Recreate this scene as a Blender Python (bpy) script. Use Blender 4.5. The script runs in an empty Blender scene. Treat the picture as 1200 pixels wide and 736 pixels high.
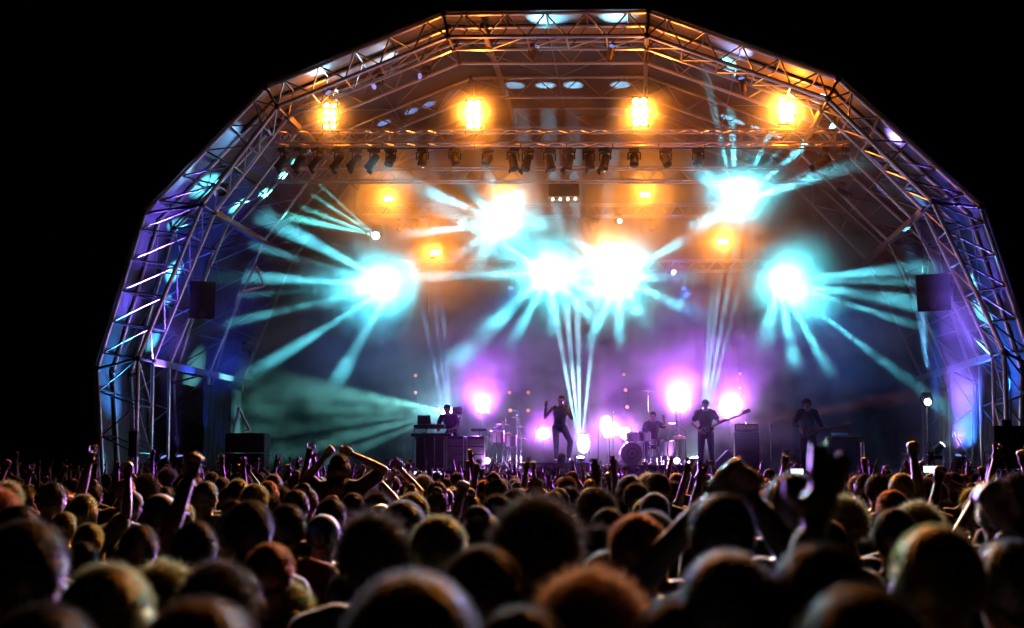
import bpy, bmesh, math, random
from mathutils import Vector, Matrix, Quaternion
from math import radians as R, pi, sin, cos
random.seed(7)
sc = bpy.context.scene
C = sc.collection

# ------------------------------------------------------------------ camera, world, exposure
HC, FPX = 1.88, 1408.0
TH = math.atan(180 / FPX)
PH = math.atan(145 * cos(TH) / FPX)
cd = bpy.data.cameras.new('camera')
cam = bpy.data.objects.new('camera', cd); C.objects.link(cam)
cam.location = (0, 0, HC)
cam.rotation_euler = (pi / 2 + TH, 0, PH)
cd.sensor_width = 36; cd.lens = FPX * 36 / 1200
cd.clip_start = .1; cd.clip_end = 2000
cd.dof.use_dof = True; cd.dof.focus_distance = 30.5; cd.dof.aperture_fstop = 2.4
sc.camera = cam
w = bpy.data.worlds.new('World'); sc.world = w; w.use_nodes = True
wn = w.node_tree.nodes; wl = w.node_tree.links
sky = wn.new('ShaderNodeTexSky'); sky.sky_type = 'NISHITA'; sky.sun_disc = False
sky.sun_elevation = R(-8); sky.sun_rotation = R(200)
wn['Background'].inputs[1].default_value = .004
wl.new(sky.outputs[0], wn['Background'].inputs[0])
sc.view_settings.view_transform = 'Standard'; sc.view_settings.look = 'None'
sc.view_settings.exposure = 0; sc.view_settings.gamma = 1
cy = sc.cycles
cy.max_bounces = 5; cy.diffuse_bounces = 0; cy.glossy_bounces = 2; cy.transmission_bounces = 4
cy.volume_bounces = 0; cy.transparent_max_bounces = 8
cy.use_denoising = True; cy.caustics_reflective = False; cy.caustics_refractive = False
cy.use_light_tree = True
cy.sample_clamp_indirect = 4

FW = Vector((-sin(PH) * cos(TH), cos(PH) * cos(TH), sin(TH)))
RT = Vector((cos(PH), sin(PH), 0)); UP = RT.cross(FW)
def P(px, py, Y):
    """world point on the vertical plane y=Y that stands at photo pixel (px, py)"""
    d = FW * FPX + RT * (px - 600) - UP * (py - 368)
    return Vector((0, 0, HC)) + d * (Y / d.y)
def SX(px, Y): return P(px, 548, Y).x
def px_of(v):
    d = v - Vector((0, 0, HC)); f = d.dot(FW)
    return 600 + FPX * d.dot(RT) / f, 368 - FPX * d.dot(UP) / f

# ------------------------------------------------------------------ materials
MATS = {}
def mat(name, col, rough=.6, metal=0, emit=None, es=0, noise=None, bump=0, bscale=30, sheen=0, spec=None):
    if name in MATS: return MATS[name]
    m = bpy.data.materials.new(name); m.use_nodes = True
    nt = m.node_tree; b = nt.nodes['Principled BSDF']
    b.inputs['Base Color'].default_value = (*col, 1)
    b.inputs['Roughness'].default_value = rough; b.inputs['Metallic'].default_value = metal
    if sheen: b.inputs['Sheen Weight'].default_value = sheen; b.inputs['Sheen Roughness'].default_value = .4
    if spec is not None: b.inputs['Specular IOR Level'].default_value = spec
    if emit:
        b.inputs['Emission Color'].default_value = (*emit, 1); b.inputs['Emission Strength'].default_value = es
        m.cycles.emission_sampling = 'NONE'
    else:
        tc = nt.nodes.new('ShaderNodeTexCoord')
        nz = nt.nodes.new('ShaderNodeTexNoise'); nz.inputs['Scale'].default_value = bscale; nz.inputs['Detail'].default_value = 5
        nt.links.new(tc.outputs['Object'], nz.inputs['Vector'])
        k = noise if noise else .25
        mx = nt.nodes.new('ShaderNodeMix'); mx.data_type = 'RGBA'
        mx.inputs['A'].default_value = (*[c * (1 - k) for c in col], 1)
        mx.inputs['B'].default_value = (*[min(1, c * (1 + k)) for c in col], 1)
        nt.links.new(nz.outputs[0], mx.inputs['Factor']); nt.links.new(mx.outputs['Result'], b.inputs['Base Color'])
        if bump:
            bp = nt.nodes.new('ShaderNodeBump'); bp.inputs['Strength'].default_value = bump; bp.inputs['Distance'].default_value = .02
            nt.links.new(nz.outputs[0], bp.inputs['Height']); nt.links.new(bp.outputs[0], b.inputs['Normal'])
    MATS[name] = m; return m
def hair_mat(name, col, trans=.5):
    if name in MATS: return MATS[name]
    m = bpy.data.materials.new(name); m.use_nodes = True
    nt = m.node_tree; nt.nodes.clear(); N = nt.nodes.new; L = nt.links.new
    out = N('ShaderNodeOutputMaterial'); d = N('ShaderNodeBsdfDiffuse'); t = N('ShaderNodeBsdfTranslucent'); g = N('ShaderNodeBsdfGlossy')
    a = N('ShaderNodeMixShader'); b = N('ShaderNodeMixShader')
    tc = N('ShaderNodeTexCoord'); nz = N('ShaderNodeTexNoise'); nz.inputs['Scale'].default_value = 60
    L(tc.outputs['Object'], nz.inputs['Vector'])
    mx = N('ShaderNodeMix'); mx.data_type = 'RGBA'
    mx.inputs['A'].default_value = (*[c * .6 for c in col], 1); mx.inputs['B'].default_value = (*[min(1, c * 1.5) for c in col], 1)
    L(nz.outputs[0], mx.inputs['Factor']); L(mx.outputs['Result'], d.inputs[0]); L(mx.outputs['Result'], t.inputs[0])
    g.inputs['Roughness'].default_value = .45; g.inputs[0].default_value = (*[min(1, c * 1.2 + .09) for c in col], 1)
    a.inputs[0].default_value = trans; b.inputs[0].default_value = .25
    L(d.outputs[0], a.inputs[1]); L(t.outputs[0], a.inputs[2]); L(a.outputs[0], b.inputs[1]); L(g.outputs[0], b.inputs[2])
    L(b.outputs[0], out.inputs[0])
    MATS[name] = m; return m

ALU = mat('aluminium_tube', (.55, .55, .57), .32, .9, noise=.15)
STEEL = mat('dark_steel', (.12, .12, .13), .4, .8)
BLACK = mat('black_paint', (.018, .018, .02), .5)
BLACKM = mat('black_matt', (.012, .012, .013), .85)
CHROME = mat('chrome', (.75, .75, .77), .18, 1)
BRASS = mat('cymbal_brass', (.6, .42, .15), .3, 1)
WOOD = mat('stage_ply', (.035, .032, .03), .45, bump=.2)
SKIN = mat('skin', (.34, .2, .13), .5, bump=.05, bscale=90)
SKIN2 = mat('skin_brown_silhouette', (.2, .11, .07), .5, bump=.05, bscale=90)
WHITE = mat('white_plastic', (.75, .75, .75), .4)
EYE = mat('eye_dark', (.01, .01, .01), .2)

# ------------------------------------------------------------------ mesh helpers
class MB:
    def __init__(s): s.v, s.f = [], []
    def add(s, vs, fs):
        n = len(s.v); s.v += [tuple(v) for v in vs]; s.f += [tuple(i + n for i in f) for f in fs]; return s
    def box(s, c, size, rot=None):
        c = Vector(c); h = Vector(size) / 2
        vs = [Vector((x * h.x, y * h.y, z * h.z)) for x in (-1, 1) for y in (-1, 1) for z in (-1, 1)]
        if rot: 
            q = rot if isinstance(rot, (Matrix, Quaternion)) else Matrix.Rotation(rot, 3, 'Z')
            vs = [q @ v for v in vs]
        return s.add([v + c for v in vs], [(0, 1, 3, 2), (4, 6, 7, 5), (0, 4, 5, 1), (2, 3, 7, 6), (0, 2, 6, 4), (1, 5, 7, 3)])
    def tube(s, a, b, r, r2=None, n=8):
        a, b = Vector(a), Vector(b); r2 = r if r2 is None else r2
        d = (b - a)
        if d.length < 1e-6: return s
        q = d.to_track_quat('Z', 'Y'); vs = []
        for p, rr in ((a, r), (b, r2)):
            for i in range(n):
                t = 2 * pi * i / n; vs.append(p + q @ Vector((rr * cos(t), rr * sin(t), 0)))
        fs = [(i, (i + 1) % n, n + (i + 1) % n, n + i) for i in range(n)]
        return s.add(vs, fs + [tuple(range(n - 1, -1, -1)), tuple(range(n, 2 * n))])
    def path(s, pts, r, n=6):
        for a, b in zip(pts, pts[1:]): s.tube(a, b, r, n=n)
        return s
    def lathe(s, prof, o=(0, 0, 0), axis=(0, 0, 1), n=16):
        q = Vector(axis).to_track_quat('Z', 'Y'); o = Vector(o); vs = []; m = len(prof)
        for (r, z) in prof:
            for i in range(n):
                t = 2 * pi * i / n; vs.append(o + q @ Vector((max(r, 1e-4) * cos(t), max(r, 1e-4) * sin(t), z)))
        fs = [(k * n + i, k * n + (i + 1) % n, (k + 1) * n + (i + 1) % n, (k + 1) * n + i) for k in range(m - 1) for i in range(n)]
        return s.add(vs, fs + [tuple(range(n - 1, -1, -1)), tuple(range((m - 1) * n, m * n))])
    def ball(s, c, r, n=12, m=8, rot=None):
        r = Vector(r) if hasattr(r, '__len__') else Vector((r, r, r)); c = Vector(c)
        vs = [Vector((0, 0, 1))]
        for j in range(1, m):
            a = pi * j / m
            for i in range(n): t = 2 * pi * i / n; vs.append(Vector((sin(a) * cos(t), sin(a) * sin(t), cos(a))))
        vs.append(Vector((0, 0, -1)))
        vs = [Vector((v.x * r.x, v.y * r.y, v.z * r.z)) for v in vs]
        if rot: vs = [rot @ v for v in vs]
        fs = [(0, 1 + i, 1 + (i + 1) % n) for i in range(n)]
        for j in range(m - 2):
            for i in range(n):
                a = 1 + j * n + i; b = 1 + j * n + (i + 1) % n; fs.append((a, a + n, b + n, b))
        L = len(vs) - 1; k = 1 + (m - 2) * n
        fs += [(L, k + (i + 1) % n, k + i) for i in range(n)]
        return s.add([v + c for v in vs], fs)
    def prism(s, pts, y0, y1):
        """closed outline in xz, extruded along y"""
        n = len(pts); vs = [(x, y0, z) for x, z in pts] + [(x, y1, z) for x, z in pts]
        return s.add(vs, [tuple(range(n)), tuple(range(2 * n - 1, n - 1, -1))] + [(i, n + i, n + (i + 1) % n, (i + 1) % n) for i in range(n)])
    def mesh(s, name, m=None, smooth=False):
        me = bpy.data.meshes.new(name); me.from_pydata(s.v, [], s.f); me.update()
        bm = bmesh.new(); bm.from_mesh(me); bmesh.ops.recalc_face_normals(bm, faces=bm.faces); bm.to_mesh(me); bm.free()
        if m: me.materials.append(m)
        if smooth: me.shade_smooth()
        return me
    def build(s, name, m, parent=None, smooth=False, bevel=0, world=True):
        me = s.mesh(name, m, smooth); o = bpy.data.objects.new(name, me); C.objects.link(o)
        if parent: attach(o, parent, world)
        if bevel:
            b = o.modifiers.new('bevel', 'BEVEL'); b.width = bevel; b.segments = 2; b.limit_method = 'ANGLE'
        return o
def rootmat(o): return Matrix.LocRotScale(o.location, o.rotation_euler, o.scale)
def attach(o, parent, world=True):
    o.parent = parent
    if world:
        top = rootmat(parent)
        if parent.parent: top = rootmat(parent.parent) @ parent.matrix_parent_inverse @ top
        o.matrix_parent_inverse = top.inverted()
def thing(name, label, cat, loc=(0, 0, 0), rz=0, group=None):
    o = bpy.data.objects.new(name, None); C.objects.link(o); o.empty_display_size = .2
    o.location = loc; o.rotation_euler = (0, 0, rz); o['label'] = label; o['category'] = cat
    if group: o['group'] = group
    return o
def tag(o, label, cat, group=None):
    o['label'] = label; o['category'] = cat
    if group: o['group'] = group
    return o
STRUT = {}
def strut(name, a, b, r, m, parent=None):
    if m.name not in STRUT: STRUT[m.name] = MB().tube((0, 0, -.5), (0, 0, .5), 1, n=8).mesh('strut', m, False)
    a, b = Vector(a), Vector(b); d = b - a
    o = bpy.data.objects.new(name, STRUT[m.name]); C.objects.link(o)
    o.location = (a + b) / 2; o.rotation_mode = 'QUATERNION'; o.rotation_quaternion = d.to_track_quat('Z', 'Y'); o.scale = (r, r, d.length)
    if parent: attach(o, parent)
    return o
def copy_tree(o, parent=None):
    c = o.copy(); C.objects.link(c)
    if parent: c.parent = parent
    for ch in o.children: copy_tree(ch, c)
    return c
SMOKE = .15
KP = {'beam': 7, 'ray': 42, 'core': 44, 'tint_beam': 15, 'lamp_spill': 1.15, 'lamp_light': 11, 'flare': 68, 'up_beam': 90}      # common dimmer for each kind of lamp
def light(kind, name, loc, target, power, col, parent, size=10, blend=.6, radius=.04):
    power *= KP[name]
    l = bpy.data.lights.new(name, kind); l.energy = power; l.color = col
    o = bpy.data.objects.new(name, l); C.objects.link(o); o.location = loc
    if kind == 'SPOT': l.spot_size = R(size); l.spot_blend = blend
    l.shadow_soft_size = radius
    if target is not None:
        o.rotation_euler = (Vector(target) - Vector(loc)).to_track_quat('-Z', 'Y').to_euler()
    if parent: attach(o, parent)
    return o

# light colours
CY = (.08, .50, .62); TEAL = (.12, .85, .78); ORG = (1.0, .19, .006); VIO = (.5, .08, 1.0); BLU = (.08, .22, 1.0); PUR = (.36, .22, 1.0); WHT = (.75, .9, 1.0)

# ------------------------------------------------------------------ ground, stage deck
g = MB().add([(-400, -60, 0), (400, -60, 0), (400, 900, 0), (-400, 900, 0)], [(0, 1, 2, 3)]).build('ground', mat('field_grass', (.03, .045, .018), .9, bump=.5, bscale=3))
g['kind'] = 'structure'
SF = 1.72                                                     # stage floor level
XL, XR = SX(150, 30), SX(1170, 30)
st = thing('stage', 'black stage deck running the whole width under the arched roof', 'stage', ((XL + XR) / 2, 32, 0))
nx = 16; ny = 4; sw = (XR - XL) / nx; sd = 8.0 / ny
panel_me = MB().box((0, 0, 0), (sw - .012, sd - .012, .08)).mesh('deck_panel', WOOD)
for i in range(nx):
    for j in range(ny):
        o = bpy.data.objects.new('deck_panel', panel_me); C.objects.link(o)
        o.location = (XL + (i + .5) * sw, 28.4 + (j + .5) * sd, SF - .04); attach(o, st)
for i in range(nx):
    MB().box((XL + (i + .5) * sw, 28.36, (SF - .09) / 2), (sw - .01, .03, SF - .1)).build('skirt_panel', BLACKM, st)
MB().box(((XL + XR) / 2, 32.45, SF / 2 - .05), (XR - XL - .2, 7.9, SF - .12)).build('deck_frame', STEEL, st)

# ------------------------------------------------------------------ roof: arches, purlins, membrane, backdrop
INN = [(160, 575), (162, 420), (237, 240), (325, 125), (525, 43), (758, 42), (970, 116), (1093, 237), (1177, 413), (1180, 575)]
OUT = [(128, 575), (114, 432), (170, 250), (312, 103), (520, 17), (760, 14), (982, 93), (1149, 243), (1212, 430), (1205, 575)]
def poly(pts):
    v = [P(x, y, 27) for x, y in pts]; v[0].z = 0; v[-1].z = 0
    return [(p.x, p.z) for p in v]
PI_, PO = poly(INN), poly(OUT)
def at(p, y): return Vector((p[0], y, p[1]))
def lerp(a, b, t): return a + (b - a) * t
def arch(y, label, depth=0, rc=.035, rb=.018, nz=6, seg=range(9)):
    t = thing('arch_truss', label, 'roof truss', ((PI_[0][0] + PI_[-1][0]) / 2, y, 0))
    ys = [y, y + depth] if depth else [y]
    for yy in ys:
        for pl in (PI_, PO):
            for i in seg: strut('chord', at(pl[i], yy), at(pl[i + 1], yy), rc, ALU, t)
            for i in range(1, 9):
                MB().ball(at(pl[i], yy), rc * 1.7, 8, 6).build('joint', STEEL, t, smooth=True)
    for i in seg:
        a0, a1, b0, b1 = at(PI_[i], y), at(PI_[i + 1], y), at(PO[i], y), at(PO[i + 1], y)
        n = nz if i not in (0, 8) else max(3, nz - 1)
        for k in range(n):
            p = lerp(a0, a1, k / n); q = lerp(b0, b1, (k + .5) / n); p2 = lerp(a0, a1, (k + 1) / n)
            strut('brace', p, q, rb, ALU if k % 2 else STEEL, t); strut('brace', q, p2, rb, ALU, t)
            if depth:
                dy = Vector((0, depth, 0))
                strut('brace', p, p + dy, rb, ALU, t)
                strut('brace', p + dy, lerp(a0, a1, (k + 1) / n), rb * .8, ALU, t)
                strut('brace', q, q + dy, rb, STEEL, t)
                strut('brace', p + dy, q + dy, rb * .8, STEEL, t)
        strut('brace', a0, b0, rb * 1.6, STEEL, t)
    return t
AY = [27, 28.9, 31.7, 34.6]
arch(AY[0], 'heavy outermost roof arch of silver lattice truss framing the stage front', .85, .05, .021, 5)
arch(AY[1], 'second roof arch of silver lattice just behind the front arch', 0, .042, .018, 5)
arch(AY[2], 'third roof arch of silver tube, over the middle of the stage', 0, .042, .016, 4)
arch(AY[3], 'rearmost roof arch of silver tube near the backdrop', 0, .04, .016, 3)
pur = {1: 'pale purlin beam running back at the low left corner of the roof', 2: 'pale purlin beam running back at the upper left bend of the roof',
       3: 'pale purlin beam behind the leftmost orange blinder', 6: 'pale purlin beam above the rightmost orange blinder',
       7: 'pale purlin beam running back at the upper right bend of the roof', 8: 'pale purlin beam running back at the low right corner of the roof'}
for i, lb in pur.items():
    a, b = at(PI_[i], 27.85), at(PI_[i], 35.6)
    t = thing('purlin', lb, 'beam', a, group='purlins linking the roof arches')
    ys = [27.85] + AY[1:] + [35.6]
    for k in range(4):
        MB().box((a + (b - a) * ((ys[k] + ys[k + 1]) / 2 - 27.85) / 7.75), (.12, ys[k + 1] - ys[k] - .05, .16)).build('beam_section', mat('white_beam', (.5, .5, .52), .4, .3), t, bevel=.01)
for px0, lb in ((565, 'pale purlin beam running back left of the roof top centre'), (758, 'pale purlin beam running back right of the roof top centre')):
    a = P(px0, 30, 27.3); b = Vector((a.x, 35.4, a.z))
    t = thing('purlin', lb, 'beam', a, group='purlins linking the roof arches')
    for k in range(4): MB().box(lerp(a, b, (k + .5) / 4), (.11, 1.98, .14)).build('beam_section', MATS['white_beam'], t, bevel=.01)
# cross bracing cables in the side walls and roof bays
cab = thing('bracing_cables', 'thin steel cross bracing rods between the arches on both roof sides', 'cables', (0, 30, 0))
for i in (1, 2, 3, 4, 5, 6, 7):
    for k in range(3):
        y0, y1 = AY[k] + (.85 if k == 0 else 0), AY[k + 1]
        m = lerp(at(PO[i], 0), at(PO[i + 1], 0), .5); 
        strut('rod', at(PO[i], y0) * 1, Vector((m.x, y1, m.z)), .010, ALU, cab)
        strut('rod', Vector((m.x, y1, m.z)), at(PO[i + 1], y0), .010, ALU, cab)
        strut('rod', Vector((m.x, y0, m.z)), Vector((m.x, y1, m.z)), .02, ALU, cab)
# membrane: a wrinkled fabric vault, 3 cm thick, just outside the outer chords
def membrane():
    cx = (PO[4][0] + PO[5][0]) / 2
    pts = []
    for i in range(0, 9):
        n = 10
        for k in range(n): pts.append(lerp(Vector(PO[i]), Vector(PO[i + 1]), k / n))
    pts.append(Vector(PO[9]))
    rows = [26.93 + j * .30 for j in range(30)]
    vs, fs = [], []
    cen = Vector((cx, 3))
    for sgn in (0, 1):
        for j, y in enumerate(rows):
            for k, p in enumerate(pts):
                d = (p - cen).normalized()
                near = min(abs(y - a) for a in AY)
                sag = .06 * min(1, near) + .012 * sin(k * 1.9 + y * 3.1) * min(1, near * 2) + .008 * sin(k * 4.3 - y * 6)
                q = p + d * (.075 - sag * .6 + .03 * sgn)
                vs.append((q.x, y, max(q.y, .02)))
    N, M = len(pts), len(rows)
    for sgn in (0, 1):
        o = sgn * N * M
        for j in range(M - 1):
            for k in range(N - 1): fs.append((o + j * N + k, o + j * N + k + 1, o + (j + 1) * N + k + 1, o + (j + 1) * N + k))
    for k in range(N - 1):
        for j in (0, M - 1): fs.append((j * N + k, j * N + k + 1, N * M + j * N + k + 1, N * M + j * N + k))
    o = MB().add(vs, fs)
    return o
fm = mat('canopy_fabric', (.10, .10, .125), .55, noise=.2, bump=.6, bscale=2.2)
MEM = membrane().build('canopy', fm, smooth=True)
tag(MEM, 'pale wrinkled fabric roof skin stretched over the arches, lit purple and blue', 'canopy')
# backdrop: hanging black cloth with folds
bd = MB(); vs = []; nf = 160
poly_in = [(x, z) for x, z in PO]
x0, x1 = min(p[0] for p in PO) - .0, max(p[0] for p in PO)
def topz(x):
    for a, b in zip(PO, PO[1:]):
        if min(a[0], b[0]) <= x <= max(a[0], b[0]) and abs(a[0] - b[0]) > .8: 
            z = a[1] + (b[1] - a[1]) * (x - a[0]) / (b[0] - a[0])
            if z > 3: return z
    return 3.5
for i in range(nf + 1):
    x = x0 + .05 + (x1 - x0 - .1) * i / nf; y = 35.3 + .07 * sin(i * 1.25) + .03 * sin(i * 2.9); zt = topz(x)
    vs += [(x, y, .3), (x, y, zt), (x, y + .02, .3), (x, y + .02, zt)]
fs = []
for i in range(nf):
    a = 4 * i; fs += [(a, a + 4, a + 5, a + 1), (a + 2, a + 3, a + 7, a + 6), (a + 1, a + 5, a + 7, a + 3), (a, a + 2, a + 6, a + 4)]
o = bd.add(vs, fs).build('backdrop', mat('backdrop_cloth', (.012, .012, .015), .9), smooth=True)
tag(o, 'dark cloth backdrop hanging in folds behind the whole band', 'backdrop')

# ------------------------------------------------------------------ lighting trusses
def box_truss(a, b, h, d, label, nl, singly=False):
    a, b = Vector(a), Vector(b)
    t = thing('lighting_truss', label, 'truss', (a + b) / 2, group='straight lighting trusses across the stage')
    up, dy = Vector((0, 0, h)), Vector((0, d, 0))
    for o_ in (Vector(), up, dy, up + dy): strut('chord', a + o_, b + o_, .026, ALU, t)
    mb = MB()
    for k in range(nl):
        p, q = lerp(a, b, k / nl), lerp(a, b, (k + 1) / nl); m = (p + q) / 2
        prs = [(p, m + up), (m + up, q), (p, m + dy), (m + dy, q), (p + up, m + up + dy), (m + up + dy, q + up), (p + dy, m + dy + up)]
        if singly:
            for u, v in prs[:2]: strut('brace', u, v, .013, ALU, t)
            prs = prs[2:]
        for u, v in prs: mb.tube(u, v, .012, n=5)
    lc = mb.build('lacing', ALU, t); lc['kind'] = 'stuff'
    return t
Y1 = 28.35
box_truss(P(322, 167, Y1), P(997, 167, Y1), .32, .3, 'upper front lighting truss carrying the four orange blinders', 26, True)
box_truss(P(322, 211, 29.8), P(962, 211, 29.8), .34, .3, 'lower front lighting truss just below the row of black spotlights', 26, True)
box_truss(P(425, 252, 33), P(865, 252, 33), .32, .3, 'rear lighting truss hung with the three small orange lamps', 22)
box_truss(P(452, 317, 34), P(925, 317, 34), .3, .28, 'lowest rear lighting truss among the white bursts of light', 20)
# bar with lamps
bar = thing('lamp_bar', 'thin black pipe under the upper front truss holding the spotlights', 'pipe', P(660, 176, Y1))
strut('pipe', P(326, 174, Y1 + .15), P(993, 174, Y1 + .15), .022, STEEL, bar)
for px in range(340, 990, 54): strut('hanger', P(px, 167, Y1 + .15), P(px, 174, Y1 + .15), .012, STEEL, bar)

# ------------------------------------------------------------------ fixtures (local: hangs down from origin, lens along -Y)
LENS_OFF = mat('glass_lens', (.05, .06, .08), .08)
def fixture(loc, label, aim, s=1.0, cap=LENS_OFF, kind='head', stand=False, rod=0, name='moving_head_light', group='black stage lamps'):
    """aim: world direction. kind head: base+yoke+head+lens; can: par can with barn doors. stand: on the floor, pointing any way"""
    t = thing(name, label, 'stage light', loc, 0, group)
    sg = 1 if stand else -1
    loc = Vector(loc); a = Vector(aim).normalized()
    hc = loc + Vector((0, 0, sg * .30 * s))                                 # pivot of the head
    side = a.cross(Vector((0, 0, 1)))
    side = side.normalized() if side.length > .1 else Vector((1, 0, 0))
    MB().box(loc + Vector((0, 0, sg * .05 * s)), (.26 * s, .22 * s, .1 * s), math.atan2(side.y, side.x)).build('base', BLACK, t, bevel=.01)
    yk = MB()
    w_ = .155 * s
    base_ = loc + Vector((0, 0, sg * .11 * s))
    yk.path([hc - side * w_, base_ - side * w_, base_ + side * w_, hc + side * w_], .018 * s)
    yk.build('yoke', BLACK, t)
    b0 = hc - a * .17 * s
    if kind == 'head':
        pr = [(.06 * s, 0), (.115 * s, .03 * s), (.125 * s, .12 * s), (.11 * s, .24 * s), (.12 * s, .33 * s), (.115 * s, .35 * s)]
    else:
        pr = [(.05 * s, 0), (.1 * s, .04 * s), (.1 * s, .1 * s), (.105 * s, .35 * s), (.12 * s, .4 * s), (.12 * s, .43 * s)]
    h = MB().lathe(pr, b0, a, 16).build('head', BLACK, t, smooth=False, bevel=.004)
    L = pr[-1][1]
    MB().lathe([(.1 * s, 0), (.098 * s, .008), (.06 * s, .022), (.001, .028)], b0 + a * L, a, 14).build('lens', cap, t, smooth=True)
    if kind != 'head':
        MB().box(b0 + a * (L + .05 * s) + side * .12 * s, (.015, .1 * s, .16 * s), a.to_track_quat('Y', 'Z')).build('barn_door', BLACK, t)
    if rod: strut('drop_pipe', loc, loc + Vector((0, 0, rod)), .016, STEEL, t)
    return t, b0 + a * (L + .06 * s)
spots = [(333, 186, 'L'), (352, 187, 'L'), (372, 187, 'L'), (397, 186, 'L'), (417, 187, 'L'), (438, 186, 'L'), (458, 180, 'D'), (495, 180, 'D'), (533, 180, 'D'), (571, 180, 'D'),
         (601, 188, 'T'), (618, 188, 'T'), (644, 188, 'T'), (667, 188, 'T'), (690, 188, 'T'), (709, 188, 'T'), (743, 180, 'D'), (780, 178, 'D'), (818, 176, 'D'), (965, 180, 'R'), (987, 179, 'R')]
ordw = ['first', 'second', 'third', 'fourth', 'fifth', 'sixth', 'seventh', 'eighth']
cnt = {}
nmx = {k: sum(1 for q in spots if q[2] == k) for k in 'LDTR'}
for (px, py, k) in spots:
    i = cnt.get(k, 0); cnt[k] = i + 1
    l = P(px, 174, Y1 + .15)
    if k == 'L': aim, lb = (-.75 + .15 * (i % 2), .25, -.75), f'black par can below the leftmost orange blinder, {ordw[i]} of six from left'
    elif k == 'D': aim, lb = ((i % 3 - 1) * .25, -.5, -.9), f'squat black lamp hanging straight down, {ordw[i]} of seven from left'
    elif k == 'T': aim, lb = ((-1) ** i * .2, -.35, -1), f'long black spotlight in the middle cluster, {ordw[i]} of six from left'
    else: aim, lb = (-.7, -.3, .0 - .5), f'black spotlight tilted at the right end of the bar, {"inner" if i == 0 else "outer"} one'
    fixture(l, lb, aim, 1.0 if k != 'D' else .95, kind='can' if k in 'LTR' else 'head', group='black spotlights on the front bar', name='spotlight')

lp_ = P(662, 210, Y1 - .1)
light('SPOT', 'tint_beam', lp_, P(659, 478, 29.3), 200, (1, .42, .12), bpy.data.objects['spotlight.013'], 5, 1, .03)   # the lamp of the middle cluster that lights the singer
# orange blinders, 2 x 4 cells
ORGE = mat('orange_lamp_glow', (1, .5, .1), .3, emit=(1.0, .62, .16), es=30)
def blinder(px, py, Y, label, cols, rows, cell, power, glow_size=150, grp='orange blinders', toward=(2, -20, -6)):
    c = P(px, py, Y); t = thing('blinder_light', label, 'stage light', c, 0, grp)
    W, H = cols * cell, rows * cell
    MB().box(c + Vector((0, .07, 0)), (W + .04, .12, H + .04)).build('housing', BLACK, t, bevel=.01)
    for i in range(cols):
        for j in range(rows):
            q = c + Vector(((i - (cols - 1) / 2) * cell, 0, (j - (rows - 1) / 2) * cell))
            cp = MB().lathe([(cell * .30, .02), (cell * .45, -.0), (cell * .46, -.02)], q, (0, 1, 0), 14).build('reflector', CHROME, t)
            MB().lathe([(cell * (.40 if px == 387 else .5), 0), (cell * .36, .02), (.001, .03)], q + Vector((0, -.0, 0)), (0, -1, 0), 12).build('lamp_cell', ORGE, t, smooth=True)
    for s in (-1, 1): strut('bracket', c + Vector((s * (W / 2 + .03), .07, 0)), c + Vector((s * (W / 2 + .03), .07, -H / 2 - .12)), .012, STEEL, t)
    light('SPOT', 'lamp_light', c + Vector((0, -.1, 0)), (0, 0, HC), power, (1, .30, .03), t, 58, 1, .12)
    light('POINT', 'lamp_spill', c + Vector((0, -.12, .0)), None, power * .09, ORG, t, radius=.15)
    return t
BP = 2600
blinder(387, 136, Y1 + .1, 'dimmest orange eight cell blinder, on the truss at far left', 2, 4, .18, BP * .35)
blinder(555, 134, Y1 + .1, 'orange eight cell blinder left of the roof centre', 2, 4, .18, BP)
blinder(750, 131, Y1 + .1, 'orange eight cell blinder right of the roof centre', 2, 4, .18, BP)
blinder(922, 127, Y1 + .1, 'orange eight cell blinder at the right end of the truss', 2, 4, .18, BP * 1.3)
sm = 170
blinder(455, 233, 32.9, 'small orange twin lamp on the rear truss, at its left end', 2, 1, .15, sm, grp='small orange lamps')
blinder(592, 231, 32.9, 'small orange twin lamp directly above the upper left white burst', 2, 1, .15, sm, grp='small orange lamps')
blinder(756, 228, 32.9, 'small orange twin lamp on the rear truss right of the black lamp box', 2, 1, .15, sm, grp='small orange lamps')
blinder(510, 296, 33.8, 'small orange lamp in the lower row, left of the white bursts', 2, 1, .16, sm * 1.2, grp='small orange lamps')
blinder(716, 291, 33.8, 'small orange lamp right on top of the central right white burst', 2, 1, .16, sm * 1.3, grp='small orange lamps')
blinder(847, 283, 33.8, 'small orange lamp under the upper right white burst', 2, 1, .16, sm * 1.2, grp='small orange lamps')
# black box with four bulbs
c = P(661, 223, 30.2)
t = thing('lamp_box', 'black square lamp box with four pale bulbs along its lower edge', 'stage light', c)
MB().box(c + Vector((0, .15, .05)), (.8, .3, .42)).build('housing', BLACK, t, bevel=.01)
fr = MB()
for a_, b_ in (((-.4, -.17), (.4, -.17)), ((.4, -.17), (.4, .26)), ((-.4, -.3), (.4, -.3)), ((-.4, -.3), (-.4, -.17)), ((.4, -.3), (.4, -.17))): fr.tube(c + Vector((a_[0], -.02, a_[1])), c + Vector((b_[0], -.02, b_[1])), .016)
fr.build('frame', WHITE, t)
for i in range(4): MB().ball(c + Vector((-.29 + i * .193, -.02, -.235)), .045, 10, 8).build('bulb', mat('pale_bulb', (1, .9, .8), .3, emit=(1, .85, .6), es=2.5), t, smooth=True)

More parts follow.
